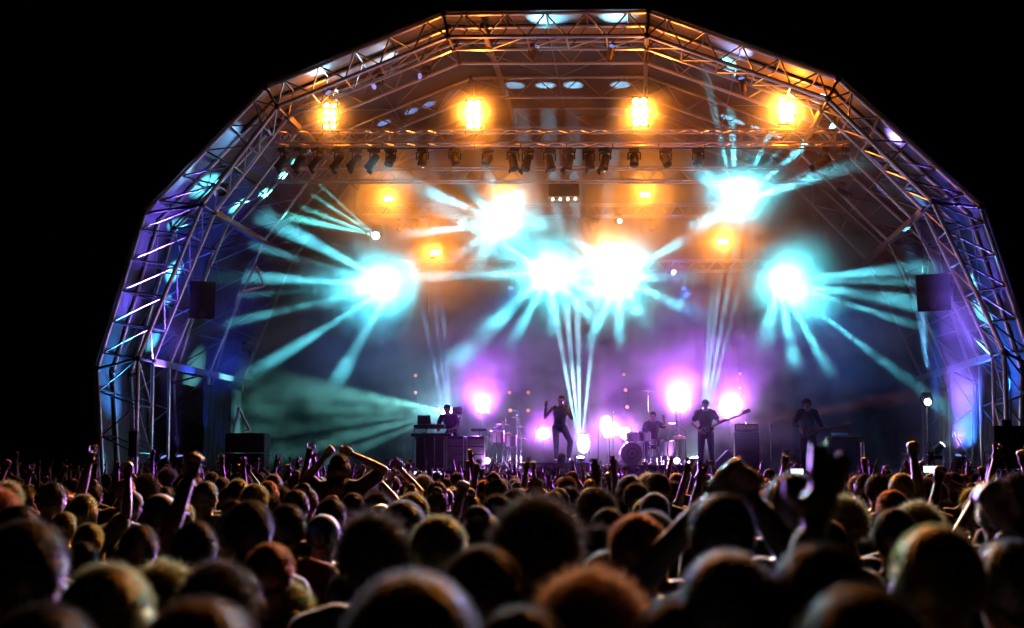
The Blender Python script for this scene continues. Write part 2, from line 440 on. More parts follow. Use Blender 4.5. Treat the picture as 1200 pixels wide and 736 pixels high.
# ---- white/cyan bursts: moving heads whose split beams fan through the smoke
CYE = mat('cyan_lamp_glow', (1, 1, 1), .3, emit=(.6, .95, 1.0), es=60)
def burst(px, py, Y, label, beams, power, col=CY, rod=.5, wide=0, glow=0, stand=False, spread=7, tilt=(0, -1, -.1), off=(0, 0)):
    lens = P(px, py, Y); aim = Vector(tilt).normalized()
    s = 1.0
    base = lens - aim * .24 * s - Vector((0, 0, (1 if stand else -1) * .30 * s))
    t, lp = fixture(base, label, aim, s, CYE, 'head', stand, 0 if stand else rod, group='white beam lights')
    lp = lens + aim * .02
    for b in beams:
        tx, ty, dY = b[:3]; k = b[3] if len(b) > 3 else 1; sp = b[4] if len(b) > 4 else spread
        tg = P(tx, ty, Y - dY * (1.55 if dY >= 3 else 1.2))
        light('SPOT', 'ray', lp, tg, power * k, col, t, sp, 1, .02)
    if wide:
        to = Vector((off[0], 0, HC + off[1]))
        light('SPOT', 'core', lp, to, wide, (.30, .78, 1), t, 13, 1, .05)
        light('SPOT', 'core', lp, to, wide * .8, (.07, .56, .66), t, 28, 1, .05)
    return t
BM = 1500
def star(px, py, r, n, dY, k=1, rot=0, sp=8):
    return [(px + r * (1 + .25 * sin(i * 2.4)) * cos(2 * pi * i / n + rot), py + r * (1 + .25 * cos(i * 1.7)) * sin(2 * pi * i / n + rot), dY, k , sp) for i in range(n) if sin(2 * pi * i / n + rot) > -.62]
burst(460, 334, 34, 'white burst of light aimed left, at the left end of the lower rear truss',
      [(362, 282, 2.2, 1.1, 8), (340, 300, 2.2, .6, 4), (310, 325, 2.2, 1.1, 6), (300, 345, 2.2, .5, 3), (296, 372, 2.2, 1.2, 4.5), (352, 402, 2.2, 1, 5.5), (415, 412, 2.2, .7, 7), (398, 336, 3, .6, 12), (372, 330, 2.6, .6, 4), (380, 386, 2.6, .6, 4)], BM, wide=1000, off=(-2.5, 0))
burst(440, 276, 33, 'narrow white beam light aimed up left from the end of the upper rear truss',
      [(316, 196, 1.2, .7, 5), (300, 222, 1.2, .6, 6), (330, 252, 1.2, .35, 8), (352, 196, 1, .4, 5)], BM * 1.8, col=TEAL, rod=.2, glow=6)
burst(590, 262, 33, 'upper left white burst of light, above the centre of the stage',
      [(520, 232, 2.5, 1.1, 6), (515, 270, 2.5, 1.1, 4.5), (560, 305, 3, .7, 7), (610, 225, 3, .6, 7), (640, 262, 3, .7, 6), (552, 225, 3, .6, 5), (535, 300, 3, .5, 5), (575, 212, 3, .5, 4), (625, 300, 3, .5, 5)], BM * .9, wide=800, glow=120)
burst(645, 320, 34, 'central left white burst of light, largest and brightest of the middle',
      star(642, 322, 66, 11, 3.2, .85, .3, 4.5) + [(560, 322, 2, 1.2, 5), (570, 275, 2.4, 1.2, 6), (572, 388, 2.4, .6, 9)], BM, wide=1200, glow=200)
burst(726, 325, 34, 'central right white burst of light with short rays all around it',
      star(726, 325, 64, 12, 3.2, .85, 0, 4.2), BM * 1.05, wide=1200, glow=210)
burst(862, 240, 33, 'upper right white burst of light with rays aimed up',
      [(858, 145, 2.2, 1.3, 5), (908, 145, 2.2, 1.3, 4), (955, 160, 2.2, 1.3, 5.5), (826, 205, 3, 1, 6), (880, 222, 3, 1.2, 14), (930, 215, 2.6, .9, 6), (855, 215, 3, 1, 10), (822, 262, 3, .7, 6), (845, 165, 2.4, .8, 3), (925, 160, 2.4, .8, 3)], BM * 1.25, wide=1100, off=(1.2, 2.5), rod=.3)
burst(912, 330, 34, 'rightmost white burst of light, fanning down and to the right',
      [(1040, 350, 2.2, 1, 7), (1062, 378, 2.2, 1.2, 4), (1020, 412, 2.2, 1.2, 4), (955, 405, 2.4, 1, 5), (990, 322, 2.2, .8, 5), (945, 350, 3, 1.0, 12), (925, 395, 2.6, .7, 6), (1030, 330, 2.2, .6, 4), (900, 385, 3, .6, 6)], BM, wide=1000, off=(2.2, 0))
# pale lenses on the rear truss
for px, py, Y, lb in ((538, 264, 32.9, 'small pale lit lens left of the upper left burst'), (724, 262, 32.9, 'small pale blue lens above the central right burst'), (787, 322, 33.9, 'small white lens right of the central right burst'), (482, 327, 33.9, 'thin pale lens right of the left burst')):
    a = Vector((.5, -1, -.2)); q = P(px, py, Y)
    t, lp = fixture(q + Vector((0, .1, .3)), lb, a, .7, mat('pale_lens_glow', (1, 1, 1), .3, emit=(.6, .8, 1), es=6), group='small pale lamps', rod=.3)
    if px == 787: light('POINT', 'lamp_spill', lp - Vector((0, .1, 0)), None, 25, PUR, t, radius=.05)
# dark unlit fixtures along the rear trusses
k = 0
for px in (470, 486, 505, 548, 686, 697, 765, 812):
    fixture(P(px, 256, 33.1), f'unlit black lamp under the rear truss, {["left of", "right of"][k % 2]} {["the left end orange lamp", "the left end orange lamp", "the low left orange lamp", "the pale lit lens", "the black lamp box", "the pale blue lens", "the second right orange lamp", "the right end pipe"][k]}', ((k % 3 - 1) * .4, -.3, -1), .75, group='unlit rear lamps'); k += 1
# floor uplights
def uplight(px, py, Y, label, beams, power, col=(.3, .7, 1.0), sp=2.2):
    base = P(px, py, Y); base.z = SF
    t, lp = fixture(base, label, (0, -.12, 1), .9, CYE, 'head', True, group='floor beam lights')
    for (tx, ty, k) in beams: light('SPOT', 'up_beam', lp, P(tx, ty, Y), power * k, col, t, sp, .6, .02)
    return t
UB = 300
uplight(531, 500, 32.5, 'floor lamp beaming up behind the keyboard player', [(478, 280, 1), (500, 280, .9), (514, 290, .9), (530, 300, .5)], UB * 2.6, (.25, .5, 1.0), 2.6)
uplight(553, 500, 33.5, 'floor lamp with one faint beam between keyboard player and percussion', [(556, 300, .5)], UB, (.3, .45, 1.0), 2)
uplight(680, 500, 32.5, 'floor lamp beaming up right behind the singer', [(644, 330, 1.3), (660, 320, 1.8), (676, 320, 1.8), (702, 330, 1.3)], UB * 3.6, (.35, .8, 1.0), 3.4)
uplight(818, 500, 32.8, 'floor lamp beaming up left of the bass player', [(862, 290, 1.4), (848, 290, 1.2), (838, 300, .9), (875, 300, .8)], UB * 4.5, (.22, .75, .95), 2.4)
uplight(812, 505, 34.4, 'floor lamp with one faint narrow beam behind the drum kit', [(809, 300, .6)], UB, (.35, .4, 1.0), 1.6)
# ---- violet strobes at the back
VIE = mat('violet_lamp_glow', (1, 1, 1), .3, emit=(.95, .75, 1.0), es=40)
def strobe(px, py, Y, label, power, size=.32, tall=.32, col=VIO, beam=None):
    c = P(px, py, Y); t = thing('strobe_light', label, 'stage light', c, 0, 'violet strobes at the back')
    MB().box(c + Vector((0, .08, 0)), (size + .06, .14, tall + .06)).build('housing', BLACK, t, bevel=.01)
    MB().ball(c + Vector((0, -.005, 0)), (size / 2, .05, tall / 2), 20, 12).build('lens', VIE, t, smooth=True)
    foot = Vector((c.x, c.y + .08, SF))
    strut('stand_pole', foot, c + Vector((0, .08, -tall / 2)), .02, STEEL, t)
    MB().lathe([(.2, 0), (.2, .02), (.03, .04)], foot, (0, 0, 1)).build('stand_base', STEEL, t)
    light('SPOT', 'flare', c + Vector((0, -.15, 0)), (0, 0, HC), power, col, t, 22, 1, .12)
    light('SPOT', 'flare', c + Vector((0, -.15, 0)), (0, 0, HC), power * .45, VIO, t, 50, 1, .12)
    return t
SP = 300
strobe(565, 476, 33.6, 'round white violet strobe between keyboard player and singer', SP * 1.1, .3, .36)
strobe(637, 508, 34, 'violet strobe just left of the singer', SP * .9, .35, .3, (.75, .35, 1))
strobe(684, 520, 33.6, 'white strobe low behind the singer on his right', SP * 1.3, .3, .5, (.5, .6, 1))
strobe(711, 500, 34, 'tall white violet strobe left of the drum kit', SP * 1.0, .25, .6, (.7, .35, 1))
strobe(733, 508, 34.4, 'violet strobe behind the bass drum', SP * .6, .3, .3)
strobe(797, 472, 33.6, 'largest white violet strobe between drummer and bass player', SP * 2.0, .45, .5, (.7, .3, 1))
strobe(855, 478, 33.8, 'white strobe right behind the bass player', SP * 1.3, .6, .35, (.5, .5, 1))
c = P(570, 541, 30.8)
for px, py, Y, lb, pw in ((571, 540, 30.6, 'small glaring violet lamp low at the stage front left of the singer', 60), (793, 540, 31.2, 'small glaring violet lamp low beside the hi-hat', 60), (806, 541, 32.5, 'second glaring violet lamp low by the bass player foot', 60), (520, 484, 33.2, 'glaring white lamp directly behind the keyboard player', 110)):
    q = P(px, py, Y); t = thing('floor_lamp', lb, 'stage light', q, 0, 'small violet floor lamps')
    MB().lathe([(.05, 0), (.1, .03), (.1, .14), (.09, .15)], q + Vector((0, .12, 0)), (0, -1, 0)).build('can', BLACK, t)
    MB().ball(q + Vector((0, -.01, 0)), (.085, .03, .085)).build('lens', VIE, t, smooth=True)
    strut('leg', q + Vector((0, .1, -.08)), Vector((q.x, q.y + .1, SF)), .015, STEEL, t)
    light('POINT', 'lamp_spill', q + Vector((0, -.1, 0)), None, pw, (.75, .35, 1) if px != 520 else (.3, .7, 1), t, radius=.06)
# wide teal fan left from behind the keyboard player
c = P(532, 480, 32.4)
t, lp = fixture(c + Vector((.1, 0, -.3)), 'lamp throwing a broad teal fan to the left behind the keyboard player', (-1, -.12, -.05), .9, CYE, stand=True, group='white beam lights')
strut('stand_pole', Vector((c.x + .1, c.y, SF)), c + Vector((.1, 0, -.3)), .02, STEEL, t)
for tx, ty, k, sp in ((300, 446, 1.0, 9), (300, 478, .8, 7), (300, 505, 1.0, 6), (310, 535, .9, 7), (340, 560, .8, 6)):
    light('SPOT', 'beam', lp, P(tx, ty, 32.9), 2600 * k, (.22, .85, .78), t, sp * 1.4, 1, .02)
# orange beam between bass player and guitarist
c = P(868, 494, 33.2)
t, lp = fixture(c + Vector((0, 0, -.3)), 'small lamp throwing a short orange beam toward the right guitarist', (1, -.1, .1), .7, mat('orange_lens', (1, .5, .2), .3, emit=(1, .35, .1), es=6), stand=True, group='orange beam lamps')
strut('stand_pole', Vector((c.x, c.y, SF)), c + Vector((0, 0, -.3)), .02, STEEL, t)
light('SPOT', 'beam', lp, P(960, 482, 32.9), 200, (1, .22, .05), t, 7, .6, .02)
light('SPOT', 'beam', lp, P(915, 420, 33.1), 90, (1, .15, .12), t, 4, .6, .02)
# blue lamps at the right
BLE = mat('blue_white_glow', (1, 1, 1), .3, emit=(.75, .9, 1), es=14)
c = P(1087, 476, 29.3); t, lp = fixture(c + Vector((0, .08, .33)), 'lit round white lamp on a stand at the far right of the stage', (-.05, -1, .05), .8, BLE, group='blue side lamps', rod=0)
strut('stand_pole', Vector((c.x + .02, c.y + .15, SF)), c + Vector((.02, .15, .3)), .02, STEEL, t)
light('SPOT', 'beam', c + Vector((0, -.1, .75)), P(1083, 400, 29.3), 900, (.15, .5, 1), t, 12, .8, .03)
light('POINT', 'lamp_spill', c + Vector((0, -.15, 0)), None, 5, WHT, t, radius=.05)
c = P(1104, 523, 29.1); t, lp = fixture(c + Vector((-.1, 0, -.3)), 'tilted lamp shooting a blue beam up to the right leg', P(1165, 465, 29.0) - c, .8, BLE, stand=True, group='blue side lamps')
light('SPOT', 'beam', lp, P(1165, 465, 29.0), 4200, (.03, .25, 1), t, 7, .6, .02)
# blue fill floods added on the lowest rear truss to colour the air
for px, py, Y, tx, lb, pw in ((440, 322, 34, 420, 'added blue fill flood at the left end of the lowest rear truss', 170), (935, 322, 34, 1000, 'added blue fill flood at the right end of the lowest rear truss', 260), (600, 322, 34.1, 560, 'added blue fill flood left of the central bursts on the lowest rear truss', 90), (800, 322, 34.1, 830, 'added blue fill flood right of the central bursts on the lowest rear truss', 110)):
    q = P(px, py, Y); tg = P(tx, 520, 30.5)
    t, lp = fixture(q, lb, tg - q, .8, mat('blue_fill_lens', (.1, .1, .3), .2, emit=(.1, .25, 1), es=2), 'can', group='added blue fill lamps', name='fill_flood')
    light('SPOT', 'beam', lp, tg, pw * .3, (.005, .16, .7), t, 110, 1, .1)
# tiny warm lamps
WRM = mat('warm_bulb', (1, .6, .3), .3, emit=(1, .36, .08), es=1.5)
for pts, lb in ((((597, 460), (619, 460), (598, 481), (619, 481)), 'square frame of four small warm bulbs behind the percussion'), (((487, 440), (487, 460)), 'pair of small warm bulbs one above the other at the left'),
                (((731, 439), (733, 457), (735, 477)), 'column of small warm bulbs behind the drum kit'), (((867, 438), (867, 455)), 'pair of small warm bulbs above the amplifier'), (((480, 319), (523, 318)), 'pair of small warm bulbs on the lower rear truss')):
    cc = P(sum(p[0] for p in pts) / len(pts), pts[-1][1], 34.6)
    t = thing('bulb_cluster', lb, 'stage light', (cc.x, cc.y, SF), 0, 'small warm bulbs')
    strut('stand_pole', Vector((cc.x, 34.75, SF)), Vector((cc.x, 34.75, P(0, pts[0][1], 34.6).z)), .018, STEEL, t)
    for x_, y_ in pts:
        q = P(x_, y_, 34.6); MB().lathe([(.03, .12), (.09, .04), (.1, 0)], q, (0, 1, 0), 12).build('can', BLACK, t)
        MB().ball(q, (.05, .03, .05), 10, 6).build('bulb', WRM, t, smooth=True)
        strut('arm', q + Vector((0, .1, 0)), Vector((cc.x, 34.75, q.z + .001)), .01, STEEL, t)
# ---- washes onto the canopy (deck lamps inferred from its tint; unseen arch lamps added for pale patches)
def wash(src, tgt, power, col, size, blend, label, stand=True):
    aim = Vector(tgt) - Vector(src)
    t, lp = fixture(src, label, aim, .8, mat('dim_lens_' + ('b' if stand else 'c'), (.2, .2, .3), .2, emit=(.3, .35, 1), es=.8), 'can', stand, group='wash lamps lighting the roof skin', name='wash_light')
    light('SPOT', 'tint_beam', Vector(lp) + aim.normalized() * .1, tgt, power, col, t, size, blend, .1)
fl = SF
DPV = (.20, .10, 1.0)
wash((SX(212, 28.7), 28.7, fl), P(172, 300, 27.3), 700, DPV, 34, 1, 'floor wash lamp tinting the left roof side purple')
wash((SX(196, 28.75), 28.75, fl), P(128, 430, 27.5), 110, (.06, .35, 1.0), 50, 1, 'floor wash lamp tinting the low left roof leg blue')
wash((SX(1122, 28.65), 28.65, fl), P(1142, 290, 27.2), 620, (.22, .12, 1.0), 34, 1, 'floor wash lamp tinting the right roof side purple')
wash((SX(1125, 28.75), 28.75, fl), P(1172, 400, 28.4), 160, (.03, .16, 1.0), 60, 1, 'floor wash lamp tinting the low right roof side blue')
wash((SX(262, 30.2), 30.2, fl), P(232, 330, 30.6), 110, (.03, .08, 1.0), 60, 1, 'floor wash lamp tinting the inner left roof side blue')
wash(P(500, 78, 28.95), P(458, 80, 28.2), 26, WHT, 60, .3, 'added lamp on the second arch throwing pale patches on the upper left roof', False)
wash(P(445, 88, 28.95), P(415, 100, 28.3), 22, (.4, .8, 1), 50, .3, 'added lamp on the second arch throwing a pale patch on the left roof slope', False)
wash(P(325, 140, 27.9), P(262, 170, 27.3), 16, (.25, .6, 1), 80, .6, 'added lamp on the front arch lighting the left front roof strip pale blue', False)
wash(P(262, 215, 27.9), P(222, 215, 27.2), 8, (.25, .6, 1), 80, .6, 'added lamp on the front arch lighting the left front roof strip bluish, lower one', False)
wash(P(390, 105, 27.9), P(372, 78, 27.3), 14, (.3, .75, 1), 70, .5, 'added lamp on the front arch lighting the roof strip above the leftmost blinder', False)
wash(P(625, 52, 27.9), P(640, 18, 27.4), 26, (.25, .8, 1.0), 90, .6, 'added lamp on the front arch throwing a cyan patch on the roof top', False)
wash(P(715, 52, 27.9), P(722, 20, 27.4), 16, (.3, .8, 1.0), 80, .5, 'added lamp on the front arch throwing a pale patch right of the roof top', False)
wash(P(870, 90, 27.9), P(865, 58, 27.5), 10, (.5, .55, 1.0), 80, .6, 'added lamp on the front arch lighting the right roof slope pale violet', False)
wash(P(1020, 170, 27.9), P(1060, 150, 27.4), 10, (.4, .3, 1.0), 90, .8, 'added lamp on the front arch lighting the right front roof strip violet', False)
wash((SX(1090, 29.0), 29.0, fl), P(1108, 290, 28.9), 500, (.02, .12, 1.0), 8, .4, 'floor lamp making a bright blue streak on the right roof side')
wash(P(985, 214, 30.8), P(1012, 228, 31.0), 12, (.12, .2, 1.0), 16, .4, 'lamp at the truss end making a small blue streak on the right roof', False)

# ------------------------------------------------------------------ smoke filling the roof
cxm = sum(p[0] for p in PI_) / 10
ds = []
for x, z in PI_:
    ds.append((cxm + (x - cxm) * .985, SF + .01 if z < 1 else z - .08))
smk = MB().prism(ds, 26.3, 35.15).mesh('stage_smoke')
smoke = bpy.data.objects.new('stage_smoke', smk); C.objects.link(smoke)
smoke['kind'] = 'stuff'; smoke['label'] = 'thin smoke hanging under the roof, glowing where beams cross it'; smoke['category'] = 'smoke'
sm_ = bpy.data.materials.new('smoke_volume'); sm_.use_nodes = True; nt = sm_.node_tree; nt.nodes.clear()
vo = nt.nodes.new('ShaderNodeVolumePrincipled'); ou = nt.nodes.new('ShaderNodeOutputMaterial')
vo.inputs['Color'].default_value = (.9, .9, .9, 1); vo.inputs['Anisotropy'].default_value = .35
def nd(t, **k):
    n = nt.nodes.new(t)
    for a, b in k.items(): setattr(n, a, b)
    return n
def rng(src, a, b, c, d, smooth=True):
    n = nd('ShaderNodeMapRange', interpolation_type='SMOOTHSTEP' if smooth else 'LINEAR')
    for q, v in zip(('From Min', 'From Max', 'To Min', 'To Max'), (a, b, c, d)): n.inputs[q].default_value = v
    nt.links.new(src, n.inputs['Value']); return n.outputs[0]
def mth(op, a, b):
    n = nd('ShaderNodeMath', operation=op)
    for k_, q in enumerate((a, b)):
        if isinstance(q, (int, float)): n.inputs[k_].default_value = q
        else: nt.links.new(q, n.inputs[k_])
    return n.outputs[0]
# drifting, uneven smoke: thinned low in front so the band stays a dark silhouette
tc = nd('ShaderNodeTexCoord'); sp_ = nd('ShaderNodeSeparateXYZ'); nt.links.new(tc.outputs['Object'], sp_.inputs[0])
nz = nd('ShaderNodeTexNoise'); nz.inputs['Scale'].default_value = .9; nz.inputs['Detail'].default_value = 2; nz.inputs['Distortion'].default_value = .6
mp = nd('ShaderNodeMapping'); mp.inputs['Scale'].default_value = (.8, .8, 1.3); nt.links.new(tc.outputs['Object'], mp.inputs[0]); nt.links.new(mp.outputs[0], nz.inputs['Vector'])
wisp = rng(nz.outputs[0], .36, .64, .3, 1.9)
front = rng(sp_.outputs[2], SF + 1.4, SF + 3.4, 31.7, 26.4)              # where the smoke begins in depth, by height
front = mth('SUBTRACT', front, rng(sp_.outputs[0], SX(1068, 30), SX(1098, 30), 0, 5))  # smoke brought forward low at the right, added to show the blue beam
ramp = rng(sp_.outputs[2], SF + 1.6, SF + 4, 2.4, 5.2)
dens = rng(mth('DIVIDE', mth('SUBTRACT', sp_.outputs[1], front), ramp), 0, 1, .008, 1)
nt.links.new(mth('MULTIPLY', mth('MULTIPLY', wisp, dens), SMOKE), vo.inputs['Density'])
smoke.data.materials.clear() if False else None
nt.links.new(vo.outputs[0], ou.inputs['Volume']); smk.materials.append(sm_)
sm_.cycles.volume_sampling = 'MULTIPLE_IMPORTANCE'; sm_.cycles.volume_step_rate = .22

# ------------------------------------------------------------------ people: one continuous remeshed body grown from tapered capsules
dg = bpy.context.evaluated_depsgraph_get
def remesh(mb, voxel, name, smooth=2):
    me = mb.mesh(name + '_tmp'); o = bpy.data.objects.new('tmp', me); C.objects.link(o)
    m = o.modifiers.new('r', 'REMESH'); m.mode = 'VOXEL'; m.voxel_size = voxel; m.use_smooth_shade = True
    if smooth: s = o.modifiers.new('s', 'SMOOTH'); s.iterations = smooth; s.factor = .5
    r = bpy.data.meshes.new_from_object(o.evaluated_get(dg()))
    r.name = name; bpy.data.objects.remove(o); bpy.data.meshes.remove(me); r.shade_smooth()
    return r
V = Vector
BASE = dict(pel=(0, 0, .96), che=(0, -.01, 1.28), neck=(0, -.015, 1.48), head=(0, .015, 1.635),
            sr=(.185, -.01, 1.42), er=(.235, -.03, 1.13), wr=(.25, .07, .89), sl=(-.185, -.01, 1.42), el=(-.235, -.03, 1.13), wl=(-.25, .07, .89),
            hr=(.095, 0, .93), kr=(.11, .03, .50), ar=(.115, -.02, .09), hl=(-.095, 0, .93), kl=(-.11, .03, .50), al=(-.115, -.02, .09),
            hand_r='relax', hand_l='relax', face=(0, 1, 0))
def pose(**k): d = dict(BASE); d.update(k); return {a: (V(b) if isinstance(b, tuple) else b) for a, b in d.items()}
def cap(mb, a, b, ra, rb, n=10):
    mb.ball(a, ra, n, 8); mb.ball(b, rb, n, 8); mb.tube(a, b, ra, rb, n)
def hand(mb, el, wr, kind, side, g=0):
    """palm, four unequal fingers, thumb leaving the side near the wrist"""
    d = (wr - el).normalized()
    up = V((0, 1, 0)) if abs(d.y) < .8 else V((0, 0, 1))
    s = d.cross(up).normalized() * side                     # across the palm
    nrm = s.cross(d).normalized()
    pc = wr + d * .05
    fr = Matrix((s, nrm, d)).transposed()
    mb.ball(pc, (.040 + g, .016 + g, .052 + g), 12, 8, fr)
    curl = {'relax': .5, 'open': .05, 'fist': 2.3, 'hold': 1.5, 'point': .1}[kind]
    for i, (off, ln) in enumerate(((-.030, .066), (-.010, .076), (.011, .071), (.030, .056))):
        c = curl if not (kind == 'point' and i > 0) else 2.3
        spread = off * (7 if kind == 'open' else 2)
        p = wr + d * .092 + s * off; a = 0; v = (d + s * spread * .9).normalized()
        for L, r in ((ln * .5, .0095), (ln * .32, .0088), (ln * .26, .008)):
            a += c * .42; vv = (v * cos(a) + nrm * side * -1 * sin(a) * (1 if side else 1)).normalized()
            q = p + vv * L; cap(mb, p, q, r + g, r - .0006 + g, 8); p = q
    tb = wr + d * .028 - s * .030
    td = (d * .6 - s * .8).normalized(); 
    if kind in ('fist', 'hold'): td = (d * .85 - s * .25 - nrm * side * .5).normalized()
    q = tb + td * .036; cap(mb, tb, q, .0125 + g, .0105 + g, 8); cap(mb, q, q + (td + d * .4).normalized() * .03, .0105 + g, .009 + g, 8)
def body_mb(p, female=0, detail=True):
    mb = MB()
    w_ = .94 if female else 1
    ax = (p['neck'] - p['pel']).normalized(); sx = (p['sr'] - p['sl']).normalized(); fy = ax.cross(sx) * -1
    fy = ax.cross(sx); fr = Matrix((sx, fy, ax)).transposed()
    mid = lerp(p['pel'], p['che'], .5)
    mb.ball(p['che'] + ax * .02, (.165 * w_, .108, .19), 16, 12, fr); mb.ball(mid, (.135 * w_, .098, .17), 16, 12, fr); mb.ball(p['pel'], (.158, .112, .13), 16, 12, fr)
    mb.ball(p['che'] + ax * .1, (.17 * w_, .085, .09), 16, 10, fr)
    cap(mb, p['neck'] - ax * .07, lerp(p['neck'], p['head'], .55), .066, .054)
    for s, e, w__ in (('sr', 'er', 'wr'), ('sl', 'el', 'wl')):
        cap(mb, lerp(p[s], p['neck'], .6) + ax * .0, p[s], .062, .06)
        cap(mb, p[s], p[e], .056, .041); cap(mb, p[e], lerp(p[e], p[w__], .35), .041, .042); cap(mb, lerp(p[e], p[w__], .35), p[w__], .042, .027)
    for h, k, a in (('hr', 'kr', 'ar'), ('hl', 'kl', 'al')):
        cap(mb, p[h], p[k], .088, .058); cap(mb, p[k], lerp(p[k], p[a], .3), .056, .058); cap(mb, lerp(p[k], p[a], .3), p[a], .058, .037)
        f = V((p['face'].x, p['face'].y, 0)).normalized()
        cap(mb, p[a] - f * .04 + V((0, 0, -.045)), p[a] + f * .15 + V((0, 0, -.06)), .042, .03)
    if 'knee2' in p: pass
    head_mb(mb, p)
    hand(mb, p['er'], p['wr'], p['hand_r'], 1); hand(mb, p['el'], p['wl'], p['hand_l'], -1)
    return mb
def headframe(p):
    ax = (p['head'] - p['neck']).normalized(); ax = (ax + V((0, 0, 1.5))).normalized() if ax.z > .7 else ax
    f = p['face']; f = (f - ax * f.dot(ax)).normalized(); return Matrix((f.cross(ax), f, ax)).transposed()
def head_mb(mb, p):
    h = p['head']; M = headframe(p)
    def e(c, r, n=14, m=10): mb.ball(h + M @ V(c), r, n, m, M)
    e((0, -.012, .025), (.076, .095, .088), 18, 14); e((0, .022, -.035), (.062, .070, .078)); e((0, .055, -.078), (.032, .03, .028))
    e((0, .092, -.012), (.013, .022, .026), 8, 6); e((0, .098, -.028), (.016, .016, .011), 8, 6)                # nose
    e((0, .082, .022), (.05, .014, .012), 8, 6); e((0, .082, -.058), (.024, .013, .010), 8, 6)                   # brow, lips
    for s in (-1, 1): e((s * .079, -.006, -.008), (.010, .019, .032), 8, 6); e((s * .04, .066, -.02), (.022, .02, .02), 8, 6)
def shirt_mb(p, sleeve=.55, g=.012, female=0, low=.0):
    mb = MB(); w_ = .94 if female else 1
    ax = (p['neck'] - p['pel']).normalized(); sx = (p['sr'] - p['sl']).normalized(); fr = Matrix((sx, ax.cross(sx), ax)).transposed()
    mid = lerp(p['pel'], p['che'], .5)
    mb.ball(p['che'] + ax * .02, (.168 * w_ + g, .11 + g, .19 + g), 16, 12, fr); mb.ball(mid, (.14 * w_ + g, .102 + g, .17 + g), 16, 12, fr)
    mb.ball(p['pel'] + ax * .01, (.160 + g * 1.5, .115 + g * 1.5, .115), 16, 12, fr); mb.ball(p['che'] + ax * .1, (.17 * w_ + g, .087 + g, .09 + g), 16, 10, fr)
    for s, e, w__ in (('sr', 'er', 'wr'), ('sl', 'el', 'wl')):
        if sleeve < .1: cap(mb, lerp(p[s], p['neck'], .45), lerp(p[s], p['neck'], .30), .062 + g, .055 + g); continue
        cap(mb, lerp(p[s], p['neck'], .45), p[s], .062 + g, .062 + g)
        if sleeve <= 1: cap(mb, p[s], lerp(p[s], p[e], sleeve), .06 + g, .05 + g * 1.4)
        else: cap(mb, p[s], p[e], .058 + g, .045 + g); cap(mb, p[e], lerp(p[e], p[w__], sleeve - 1), .045 + g, .034 + g)
    return mb
def trouser_mb(p, g=.012):
    mb = MB(); ax = (p['che'] - p['pel']).normalized(); sx = (p['hr'] - p['hl']).normalized(); fr = Matrix((sx, ax.cross(sx), ax)).transposed()
    mb.ball(p['pel'] - ax * .02, (.158 + g, .112 + g, .12), 16, 12, fr)
    for h, k, a in (('hr', 'kr', 'ar'), ('hl', 'kl', 'al')):
        cap(mb, p[h], p[k], .088 + g, .06 + g); cap(mb, p[k], lerp(p[k], p[a], .9), .06 + g, .048 + g)
    return mb
